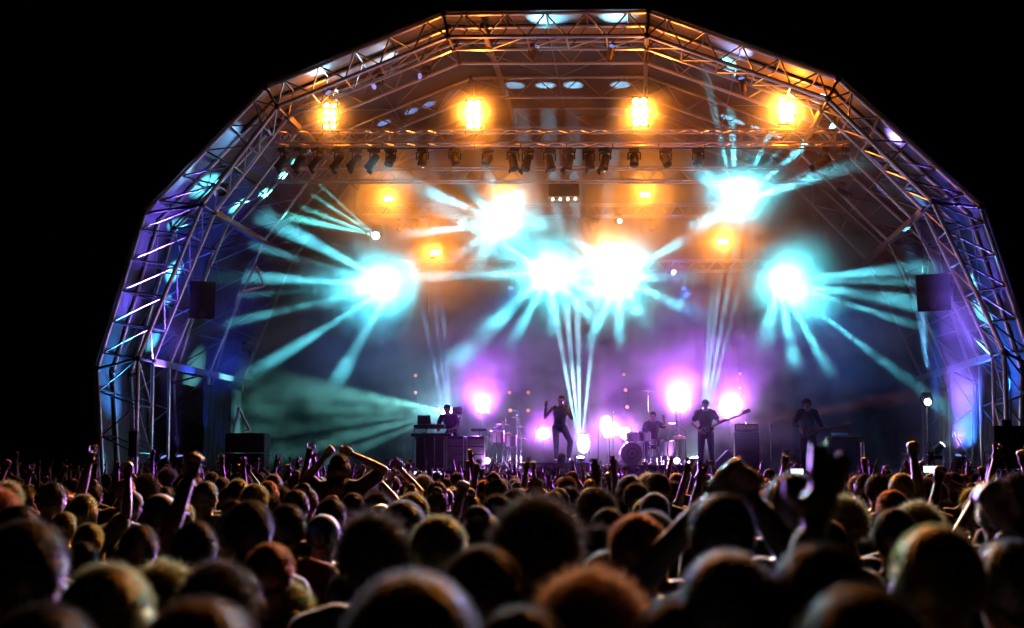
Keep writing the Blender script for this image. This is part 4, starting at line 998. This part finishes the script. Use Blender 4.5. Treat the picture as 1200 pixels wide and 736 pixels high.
# triangular bracket frames on the left side
for x1_, y1_, x2_, y2_, x3_, y3_, lb in ((283, 342, 310, 335, 300, 312, 'bright steel triangle bracket on the inner left arch'), (272, 512, 293, 505, 280, 478, 'steel tripod frame at the foot of the inner left arch')):
    t = thing('bracket', lb, 'bracket', P(x1_, y1_, 30), 0, 'triangular steel brackets')
    A_, B_, C_ = P(x1_, y1_, 30), P(x2_, y2_, 30.4), P(x3_, y3_, 30.2)
    for u, v in ((A_, B_), (B_, C_), (C_, A_)): strut('bar', u, v, .035, ALU, t)
# leg base covers
for px, py, Y, lb, hh in ((157, 520, 27.0, 'pale weight cover on the front left roof leg', .6), (1179, 508, 27.0, 'pale blue cover on the front right roof leg', .6)):
    q = P(px, py, Y - .15); t = thing('leg_cover', lb, 'cover', q)
    MB().box(q, (.2, .16, hh)).build('panel', mat('pale_blue_cover', (.3, .42, .6), .5), t, bevel=.01)
    for s in (-1, 1): MB().box(q + V((0, -.085, s * hh * .42)), (.21, .012, .04)).build('strap', BLACK, t)

# black side drapes added to keep stray beams off the side fabric
for px, lb, s in ((246, 'black drape added to shade the left wing of the stage', -1), (1188, 'black drape added to shade the right wing of the stage', 1)):
    x = SX(px, 31); zt = P(px, 452, 31).z; vs, fs = [], []
    n = 60
    for i in range(n + 1):
        y = 30.4 + 4.6 * i / n; xx = x + .05 * sin(i * 1.3) + .02 * sin(i * 3.1)
        vs += [(xx, y, SF + .02), (xx, y, zt), (xx + .02, y, SF + .02), (xx + .02, y, zt)]
    for i in range(n):
        a = 4 * i; fs += [(a, a + 4, a + 5, a + 1), (a + 2, a + 3, a + 7, a + 6), (a + 1, a + 5, a + 7, a + 3)]
    tag(MB().add(vs, fs).build('shade_drape', MATS['backdrop_cloth'], smooth=True), lb, 'drape', 'added light blocking drapes')
# ------------------------------------------------------------------ the audience, seen from behind
def up(side, el, wr): return {('er' if side > 0 else 'el'): el, ('wr' if side > 0 else 'wl'): wr}
POSES = {
 'stand': pose(),
 'sway': pose(head=(.03, .03, 1.63), er=(.27, .08, 1.15), wr=(.2, .3, 1.18), el=(-.27, .08, 1.15), wl=(-.16, .3, 1.16)),
 'fist': pose(er=(.30, .05, 1.62), wr=(.28, .10, 1.88), hand_r='fist', sr=(.19, 0, 1.45)),
 'fistl': pose(el=(-.29, .05, 1.64), wl=(-.22, .12, 1.88), hand_l='fist', sl=(-.19, 0, 1.45)),
 'open': pose(er=(.27, .03, 1.64), wr=(.32, .06, 1.90), hand_r='open', sr=(.19, 0, 1.45)),
 'both': pose(er=(.31, .03, 1.62), wr=(.37, .06, 1.87), el=(-.30, .03, 1.63), wl=(-.33, .08, 1.88), hand_r='open', hand_l='open', sr=(.19, 0, 1.45), sl=(-.19, 0, 1.45)),
 'clap': pose(er=(.30, .12, 1.58), wr=(.07, .16, 1.82), el=(-.30, .12, 1.58), wl=(-.07, .16, 1.82), hand_r='open', hand_l='open', sr=(.19, 0, 1.44), sl=(-.19, 0, 1.44)),
 'phone': pose(er=(.26, .2, 1.5), wr=(.09, .32, 1.74), el=(-.26, .2, 1.5), wl=(-.07, .32, 1.74), hand_r='hold', hand_l='hold', sr=(.19, 0, 1.43), sl=(-.19, 0, 1.43)),
 'elbow': pose(er=(.42, .0, 1.62), wr=(.14, -.04, 1.76), el=(-.30, .0, 1.55), wl=(-.12, -.05, 1.74), hand_r='hold', hand_l='hold', sr=(.19, 0, 1.45), sl=(-.19, 0, 1.44)),
 'frame': pose(er=(.30, .12, 1.46), wr=(.13, .2, 1.74), el=(-.28, .12, 1.46), wl=(.0, .2, 1.74), hand_r='hold', hand_l='hold'),
 'low': pose(el=(-.27, .06, 1.50), wl=(-.20, .10, 1.74), hand_l='open', sl=(-.19, 0, 1.44)),
 'mid': pose(er=(.22, .10, 1.52), wr=(.05, .16, 1.76), hand_r='hold', sr=(.18, 0, 1.44)),
 'point': pose(er=(.24, .10, 1.66), wr=(.2, .16, 1.92), hand_r='point', sr=(.18, 0, 1.46)),
}
BODY = {k: (remesh(body_mb(p), .011, 'crowd_body_' + k), remesh(shirt_mb(p, 1.9 if k in ('low', 'mid', 'frame') else .5 if i % 2 else .7, .006 if k in ('low', 'mid', 'frame') else .016), .018, 'crowd_shirt_' + k)) for i, (k, p) in enumerate(POSES.items())}  # long dark sleeves on some raised arms stand in for silhouette shade
TROU = remesh(trouser_mb(POSES['stand']), .02, 'crowd_trousers')
HAIR = {'crop': hair_mesh('hair_crop', 'crop', 5000, 3), 'short': hair_mesh('hair_short', 'short', 6000, 4), 'curly': hair_mesh('hair_curly', 'curly', 9000, 5), 'long': hair_mesh('hair_long', 'long', 6000, 6),
        'bun': hair_mesh('hair_bun', 'bun', 4000, 8), 'spiky': hair_mesh('hair_spiky', 'spiky', 7000, 9)}
capm = MB(); 
n, m = 22, 8; vs = []; fs = []
for j in range(m + 1):
    a = (pi * .54) * j / m
    for i in range(n): t_ = 2 * pi * i / n; vs.append((.087 * sin(a) * cos(t_), -.012 + .107 * sin(a) * sin(t_), .035 + .09 * cos(a)))
for j in range(m):
    for i in range(n): fs.append((j * n + i, j * n + (i + 1) % n, (j + 1) * n + (i + 1) % n, (j + 1) * n + i))
fs.append(tuple(range(n - 1, -1, -1)))
capm.add(vs, fs); capm.box((0, .13, .032), (.13, .10, .008)); CAPM = capm.mesh('cap', None, True)
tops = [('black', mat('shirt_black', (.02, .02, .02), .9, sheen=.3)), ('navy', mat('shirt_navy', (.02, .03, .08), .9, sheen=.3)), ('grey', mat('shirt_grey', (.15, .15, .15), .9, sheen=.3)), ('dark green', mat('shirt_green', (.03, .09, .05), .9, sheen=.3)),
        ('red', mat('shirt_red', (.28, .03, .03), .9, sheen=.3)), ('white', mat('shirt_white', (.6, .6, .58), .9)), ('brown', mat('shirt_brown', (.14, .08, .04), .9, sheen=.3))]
hcols = [('dark', H_DARK), ('brown', H_BROWN), ('blond', H_BLOND_RIM), ('ginger', H_GINGER_RIM), ('grey', H_GREY_RIM)]
SKINM = [SKIN, SKIN2]
hw = {'crop': .16, 'short': .172, 'curly': .20, 'long': .178, 'bun': .166, 'spiky': .18, 'cap': .176}
HEADTOP = {'crop': 1.755, 'short': 1.765, 'curly': 1.785, 'long': 1.765, 'bun': 1.79, 'spiky': 1.78, 'cap': 1.765}
PD = {'stand': 'with arms down', 'sway': 'with forearms bent forward', 'fist': 'with right fist raised', 'fistl': 'with left fist raised', 'open': 'with open right hand raised', 'both': 'with both open hands up',
      'clap': 'clapping overhead', 'phone': 'holding both hands up before the face', 'elbow': 'with hands on the head and elbows out', 'point': 'pointing a finger up'}
HN = {'crop': 'cropped', 'short': 'short', 'curly': 'curly', 'long': 'long', 'bun': 'tied up', 'spiky': 'tousled'}
def person(x, y, ztop, ps, hair, hc, top, skin=0, rz=0, label='', group='audience seen from behind', wscale=1, zbase=0, capcol=None):
    s = (ztop - zbase) / HEADTOP[hair if not capcol else 'cap']
    t = thing('person', label, 'person', (x, y, zbase), rz, group); t.scale = (s * wscale, s * wscale, s)
    p = POSES[ps]; b, sh = BODY[ps]
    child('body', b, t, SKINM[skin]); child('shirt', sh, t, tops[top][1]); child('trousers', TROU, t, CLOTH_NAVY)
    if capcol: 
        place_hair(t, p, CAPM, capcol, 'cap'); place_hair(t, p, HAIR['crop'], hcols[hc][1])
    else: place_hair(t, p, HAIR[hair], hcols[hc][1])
    return t
# heads traced from the photograph: (px centre, px top, px width, pose, hair, hair colour that paints its rim light, top, label)
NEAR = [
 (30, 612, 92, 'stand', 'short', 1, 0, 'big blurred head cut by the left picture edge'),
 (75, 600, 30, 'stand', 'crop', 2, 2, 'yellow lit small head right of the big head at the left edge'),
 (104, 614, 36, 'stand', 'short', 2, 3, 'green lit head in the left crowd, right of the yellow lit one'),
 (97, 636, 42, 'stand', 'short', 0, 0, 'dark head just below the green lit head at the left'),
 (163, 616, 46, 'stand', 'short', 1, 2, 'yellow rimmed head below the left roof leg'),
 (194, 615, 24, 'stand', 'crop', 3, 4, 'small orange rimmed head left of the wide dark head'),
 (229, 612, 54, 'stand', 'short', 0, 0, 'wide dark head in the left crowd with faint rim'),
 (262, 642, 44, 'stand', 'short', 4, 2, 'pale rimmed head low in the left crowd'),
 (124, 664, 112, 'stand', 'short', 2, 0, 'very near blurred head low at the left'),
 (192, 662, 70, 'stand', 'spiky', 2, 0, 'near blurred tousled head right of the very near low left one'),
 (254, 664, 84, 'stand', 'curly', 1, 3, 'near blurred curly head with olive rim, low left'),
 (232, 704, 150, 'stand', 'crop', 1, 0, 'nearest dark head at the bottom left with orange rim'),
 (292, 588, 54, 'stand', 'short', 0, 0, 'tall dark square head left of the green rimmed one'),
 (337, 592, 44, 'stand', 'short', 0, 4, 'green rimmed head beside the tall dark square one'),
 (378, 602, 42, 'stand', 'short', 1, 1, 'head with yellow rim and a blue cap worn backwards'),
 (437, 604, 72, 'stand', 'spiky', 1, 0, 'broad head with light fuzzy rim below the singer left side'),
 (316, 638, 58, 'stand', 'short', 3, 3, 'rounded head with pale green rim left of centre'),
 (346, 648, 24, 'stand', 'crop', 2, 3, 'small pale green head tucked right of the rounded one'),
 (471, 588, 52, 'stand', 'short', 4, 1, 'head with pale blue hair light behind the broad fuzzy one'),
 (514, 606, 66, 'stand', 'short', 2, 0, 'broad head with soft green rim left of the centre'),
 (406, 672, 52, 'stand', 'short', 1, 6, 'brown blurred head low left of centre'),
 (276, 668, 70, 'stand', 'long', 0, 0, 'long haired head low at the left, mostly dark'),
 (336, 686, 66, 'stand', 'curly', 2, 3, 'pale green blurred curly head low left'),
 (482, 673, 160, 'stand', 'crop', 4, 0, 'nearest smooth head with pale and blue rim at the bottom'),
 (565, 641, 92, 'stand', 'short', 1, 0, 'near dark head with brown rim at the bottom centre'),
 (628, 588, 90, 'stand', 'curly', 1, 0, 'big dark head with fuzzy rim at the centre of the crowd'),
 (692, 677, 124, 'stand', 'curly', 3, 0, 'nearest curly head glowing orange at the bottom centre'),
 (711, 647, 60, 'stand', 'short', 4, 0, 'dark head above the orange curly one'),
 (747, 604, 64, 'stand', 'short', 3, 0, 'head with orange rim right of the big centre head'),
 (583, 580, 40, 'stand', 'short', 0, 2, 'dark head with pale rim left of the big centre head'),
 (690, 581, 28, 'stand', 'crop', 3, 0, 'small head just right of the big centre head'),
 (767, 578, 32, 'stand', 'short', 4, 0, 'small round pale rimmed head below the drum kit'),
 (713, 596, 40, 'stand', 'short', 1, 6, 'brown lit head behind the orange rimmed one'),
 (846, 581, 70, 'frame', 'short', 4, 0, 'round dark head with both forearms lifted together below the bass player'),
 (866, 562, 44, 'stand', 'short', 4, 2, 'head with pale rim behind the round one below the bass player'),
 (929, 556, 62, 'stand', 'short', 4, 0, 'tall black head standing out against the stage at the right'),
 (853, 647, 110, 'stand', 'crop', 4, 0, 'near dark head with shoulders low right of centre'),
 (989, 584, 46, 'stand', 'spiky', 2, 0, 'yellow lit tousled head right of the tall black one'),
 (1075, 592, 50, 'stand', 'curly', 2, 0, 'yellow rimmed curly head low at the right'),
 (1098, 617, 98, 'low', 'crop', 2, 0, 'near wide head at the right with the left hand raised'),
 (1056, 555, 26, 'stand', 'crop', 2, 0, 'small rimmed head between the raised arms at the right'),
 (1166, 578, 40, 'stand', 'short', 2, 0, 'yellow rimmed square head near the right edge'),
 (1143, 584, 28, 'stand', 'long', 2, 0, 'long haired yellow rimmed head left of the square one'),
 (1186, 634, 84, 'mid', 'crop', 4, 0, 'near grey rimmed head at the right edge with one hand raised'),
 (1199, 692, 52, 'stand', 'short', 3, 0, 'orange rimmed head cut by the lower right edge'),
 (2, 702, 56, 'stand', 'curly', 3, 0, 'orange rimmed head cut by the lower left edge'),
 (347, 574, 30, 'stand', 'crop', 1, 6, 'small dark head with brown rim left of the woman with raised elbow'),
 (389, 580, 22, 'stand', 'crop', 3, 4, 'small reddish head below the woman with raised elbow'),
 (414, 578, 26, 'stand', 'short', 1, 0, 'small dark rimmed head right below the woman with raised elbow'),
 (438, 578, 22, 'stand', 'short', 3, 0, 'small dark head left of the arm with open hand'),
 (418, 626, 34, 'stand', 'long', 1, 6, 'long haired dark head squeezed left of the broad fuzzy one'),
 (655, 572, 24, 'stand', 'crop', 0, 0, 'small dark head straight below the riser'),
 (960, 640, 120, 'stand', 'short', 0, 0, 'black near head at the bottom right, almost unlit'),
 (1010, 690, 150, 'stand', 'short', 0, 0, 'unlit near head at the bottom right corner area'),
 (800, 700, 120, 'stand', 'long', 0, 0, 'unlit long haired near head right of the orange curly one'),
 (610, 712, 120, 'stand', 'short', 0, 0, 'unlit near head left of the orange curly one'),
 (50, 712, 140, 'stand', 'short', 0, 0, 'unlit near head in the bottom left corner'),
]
occ = []
CAPB = mat('cap_blue', (.02, .08, .4), .7)
for (px, py, wd, ps, hr, hc, tp, lb) in NEAR:
    capc = CAPB if 'blue cap' in lb else None
    Y = FPX * hw[hr] / wd
    q = P(px, py, Y)
    person(q.x, Y, q.z, ps, hr, hc, tp, ps in ('low', 'mid', 'frame') or random.random() < .2, random.uniform(-.15, .15), lb, 'near audience heads', capcol=capc)  # raised-arm figures take darker skin as painted silhouette shade
    occ.append((q.x, Y, .24 if Y < 6 else .3))
# raised arms and special figures, by the pixel of the hand top: (px hand, py hand, px width of a head there, pose, label)
SPEC = [
 (1072, 514, 26, 'fist', 'person with one thin arm raised high below the right stage lamps', 1, 0),
 (1107, 545, 30, 'fistl', 'person with an arm raised right of the thin high arm', -1, 0),
 (142, 538, 30, 'fist', 'person with a dark arm raised before the left roof leg', 1, 0),
 (458, 544, 20, 'open', 'person raising an open hand with spread fingers before the keyboard rig', 1, 0),
 (404, 528, 22, 'elbow', 'woman on somebody above the crowd with her hands on her head and elbow out', 0, 0),
 (540, 562, 34, 'fistl', 'person with a forearm slanting up at the centre left', -1, 0),
 (626, 556, 20, 'clap', 'person with both hands joined overhead just left of the riser', 0, 0),
 (714, 545, 20, 'point', 'person raising a dark thin arm right of the riser', 1, 0),
 (756, 536, 30, 'both', 'person lifting two thick dark hands before the bass drum', 0, 0),
 (1037, 545, 16, 'open', 'person raising a hand under the table at the right', 1, 0),
 (224, 545, 16, 'point', 'person with a thin pale raised arm at the left crowd top', 1, 0),
 (78, 555, 17, 'both', 'person with both hands up far at the left', 0, 0),
 (33, 542, 18, 'open', 'person raising a pale hand at the far left', 1, 0),
 (313, 535, 16, 'both', 'person with hands up beside the subwoofer stack', 0, 0),
 (1152, 545, 17, 'fist', 'person raising a small reddish fist near the right leg', 1, 0),
 (934, 556, 17, 'phone', 'person holding up a lit phone below the right guitarist', 0, 0),
 (1090, 553, 18, 'phone', 'person filming with a phone at the right below the tilted blue lamp', 0, 0),
]
PHG = mat('phone_screen_glow', (1, 1, 1), .3, emit=(.5, .75, 1), es=3.0)
def phone(px, py, Y, label):
    q = P(px, py, Y); t = thing('phone', label, 'phone', q, 0, 'phones held up')
    MB().box(q, (.15, .009, .075)).build('case', BLACK, t, bevel=.003)
    MB().box(q + V((0, -.006, 0)), (.14, .004, .066)).build('screen', PHG, t)
HT = {'fist': 2.02, 'fistl': 2.02, 'open': 2.08, 'both': 2.05, 'clap': 1.99, 'phone': 1.88, 'elbow': 1.80, 'point': 2.1}
HX = {'fist': .27, 'fistl': -.2, 'open': .33, 'both': 0, 'clap': 0, 'phone': 0, 'elbow': .05, 'point': .2}
for i, (px, py, wd, ps, lb, sd, tl) in enumerate(SPEC):
    Y = FPX * .17 / wd; q = P(px, py, Y)
    s0 = .985 if Y < 8 else 1.0
    body_h = 1.765 * s0; top = HT[ps] * s0
    zb = q.z - top
    if ps in ('elbow',): zb = q.z - HT[ps]
    zb_real = max(-.0, zb)
    if ps != 'elbow' and (zb < 0 or zb < .35):       # stand on the ground, stretch a little
        s = q.z / HT[ps]; body_h = 1.765 * s; zb_real = 0
    else: s = 1
    t = person(q.x - HX[ps] * s, Y, zb_real + body_h, ps, ('short', 'crop', 'long', 'curly')[i % 4] if ps != 'elbow' else 'long', i % 3, (0, 0, 2, 4)[i % 4] if i > 5 else 0, 0, 0, lb, 'audience with raised arms', zbase=zb_real)
    occ.append((q.x, Y, .3))
    if ps == 'elbow':   # the person carrying her
        person(q.x, Y + .02, zb_real + .92, 'sway', 'crop', 0, 0, 0, 0, 'person carrying the woman with raised elbow on the shoulders', 'audience with raised arms')
    if ps == 'phone': phone(px, py - 3, Y + .36, 'glowing phone screen held up ' + ('below the right guitarist' if px < 1000 else 'at the right below the tilted blue lamp'))
# everyone between
rnd = random.Random(42)
zones = [(90, 'at the far left edge'), (185, 'before the front left roof leg'), (320, 'before the left subwoofer stack'), (440, 'left of the keyboard rig'), (560, 'before the keyboard rig'), (625, 'before the percussion set'),
         (700, 'before the riser of the singer'), (800, 'before the drum kit'), (900, 'before the bass player'), (1000, 'before the right guitarist'), (1110, 'before the right blue lamps'), (1400, 'at the far right edge')]
def depth_word(Y): return 'nearer rows' if Y < 7 else 'middle rows' if Y < 11 else 'rows beyond the middle' if Y < 16 else 'far rows' if Y < 21 else 'rows at the stage front'
cands = []
tries = 0
while tries < 9000:
    tries += 1
    Y = math.sqrt(rnd.uniform(4.2 ** 2, 27.2 ** 2)); px = rnd.uniform(-70, 1270); x = SX(px, Y)
    if Y > 25.6 and (px < 190 or px > 1120): continue
    rr = .55 if Y < 12 else .62
    if any((x - a) ** 2 + (Y - b) ** 2 < (rr * .5 + c * .7) ** 2 for a, b, c in occ): continue
    occ.append((x, Y, .36)); cands.append((Y, x, px))
cands.sort()
NI = 222
seen_lb = {}
for k, (Y, x, px) in enumerate(cands[:NI]):
    far = min(1, Y / 20)
    u = rnd.random()
    pr = .07 + .75 * max(0, (Y - 8) / 18)
    ps = rnd.choice(['fist', 'fistl', 'open', 'both', 'clap', 'phone', 'point', 'elbow']) if u < pr else rnd.choice(['stand', 'stand', 'sway'])
    hr = rnd.choice(['crop', 'short', 'short', 'curly', 'long', 'bun', 'spiky']); hc = rnd.choice([0, 0, 1, 1, 2, 3, 4]); tp = rnd.choice([0, 0, 1, 2, 3, 4, 5, 6, 6])
    zt = min(1.86, rnd.gauss(1.73, .055)) if Y > 7 else min(1.80, rnd.gauss(1.71, .04))
    zn = next(n for a, n in zones if px < a)
    lb = f'{HN[hr]} {hcols[hc][0]} haired person in {tops[tp][0]} {PD[ps]}, {zn}, {depth_word(Y)}'
    if len(lb.split()) > 16:
        lb = f'{HN[hr]} {hcols[hc][0]} hair, {tops[tp][0]} top, {PD[ps].replace("with ", "")}, {zn}'
    if len(lb.split()) > 16: lb = f'{hcols[hc][0]} hair, {tops[tp][0]} top, {PD[ps].replace("with ", "")}, {zn}'
    if len(lb.split()) > 16: lb = f'{hcols[hc][0]} haired, {PD[ps].replace("with ", "")}, {zn}'
    if lb in seen_lb:
        hc = (hc + 1) % 5; lb = f'{hcols[hc][0]} haired, {PD[ps].replace("with ", "")}, {zn}, {depth_word(Y)}'
    seen_lb[lb] = 1
    cc_ = rnd.choice([('black', CLOTH_BLACK), ('white', WHITE), ('red', tops[4][1]), ('blue', CAPB)]) if k % 9 == 4 else None
    if cc_ and not (u >= pr and k % 2): lb = f'person in a {cc_[0]} cap and {tops[tp][0]} top {PD[ps]}, {zn}' if len(f'a b c d {tops[tp][0]} f g {PD[ps]} {zn}'.split()) < 16 else f'{cc_[0]} cap, {tops[tp][0]} top, {PD[ps].replace("with ", "")}, {zn}'
    elif cc_: lb = f'{cc_[0]} cap over {hcols[hc][0]} hair, {tops[tp][0]} top, {zn}'
    person(x, Y, zt, ps, hr, hc, tp, rnd.random() < .2, rnd.uniform(-.35, .35), lb, 'audience in the middle rows', capcol=cc_[1] if cc_ else None)
# the rest as one mass: coarse but real figures
if len(cands) > NI:
    low = {}
    for ps in ('stand', 'sway', 'fist', 'both', 'open', 'clap'):
        p = POSES[ps]; mb = body_mb(p); me = remesh(mb, .03, 'low'); hb = MB().ball(p['head'] + V((0, -.02, .03)), (.084, .104, .1), 8, 6)
        low[ps] = (me, hb)
    vs, fs, mi = [], [], []
    for (Y, x, px) in cands[NI:]:
        u = rnd.random(); ps = rnd.choice(['fist', 'both', 'open', 'clap']) if u < .6 else rnd.choice(['stand', 'sway'])
        me, hb = low[ps]; s = min(1.86, rnd.gauss(1.73, .06)) / 1.765; M = Matrix.Translation((x, Y, 0)) @ Matrix.Rotation(rnd.uniform(-.4, .4), 4, 'Z') @ Matrix.Scale(s, 4)
        n0 = len(vs); vs += [M @ v.co for v in me.vertices]
        shirt = rnd.choice([1, 1, 3, 4, 5])
        for f in me.polygons:
            fs.append([i + n0 for i in f.vertices]); c = f.center
            mi.append(shirt if (c.z < 1.47 and abs(c.x) < .27) else 0)
        n0 = len(vs); vs += [M @ V(v) for v in hb.v]
        for f in hb.f: fs.append([i + n0 for i in f]); mi.append(2)
    me = bpy.data.meshes.new('crowd'); me.from_pydata([tuple(v) for v in vs], [], fs)
    for m_ in (SKIN, tops[0][1], H_BROWN, tops[2][1], tops[4][1], tops[6][1]): me.materials.append(m_)
    me.polygons.foreach_set('material_index', mi); me.update(); me.shade_smooth()
    o = bpy.data.objects.new('crowd', me); C.objects.link(o); o['kind'] = 'stuff'; o['label'] = 'packed far rows of the audience right before the stage'; o['category'] = 'crowd'
print('crowd', len(cands), 'individual', NI + len(NEAR) + len(SPEC))
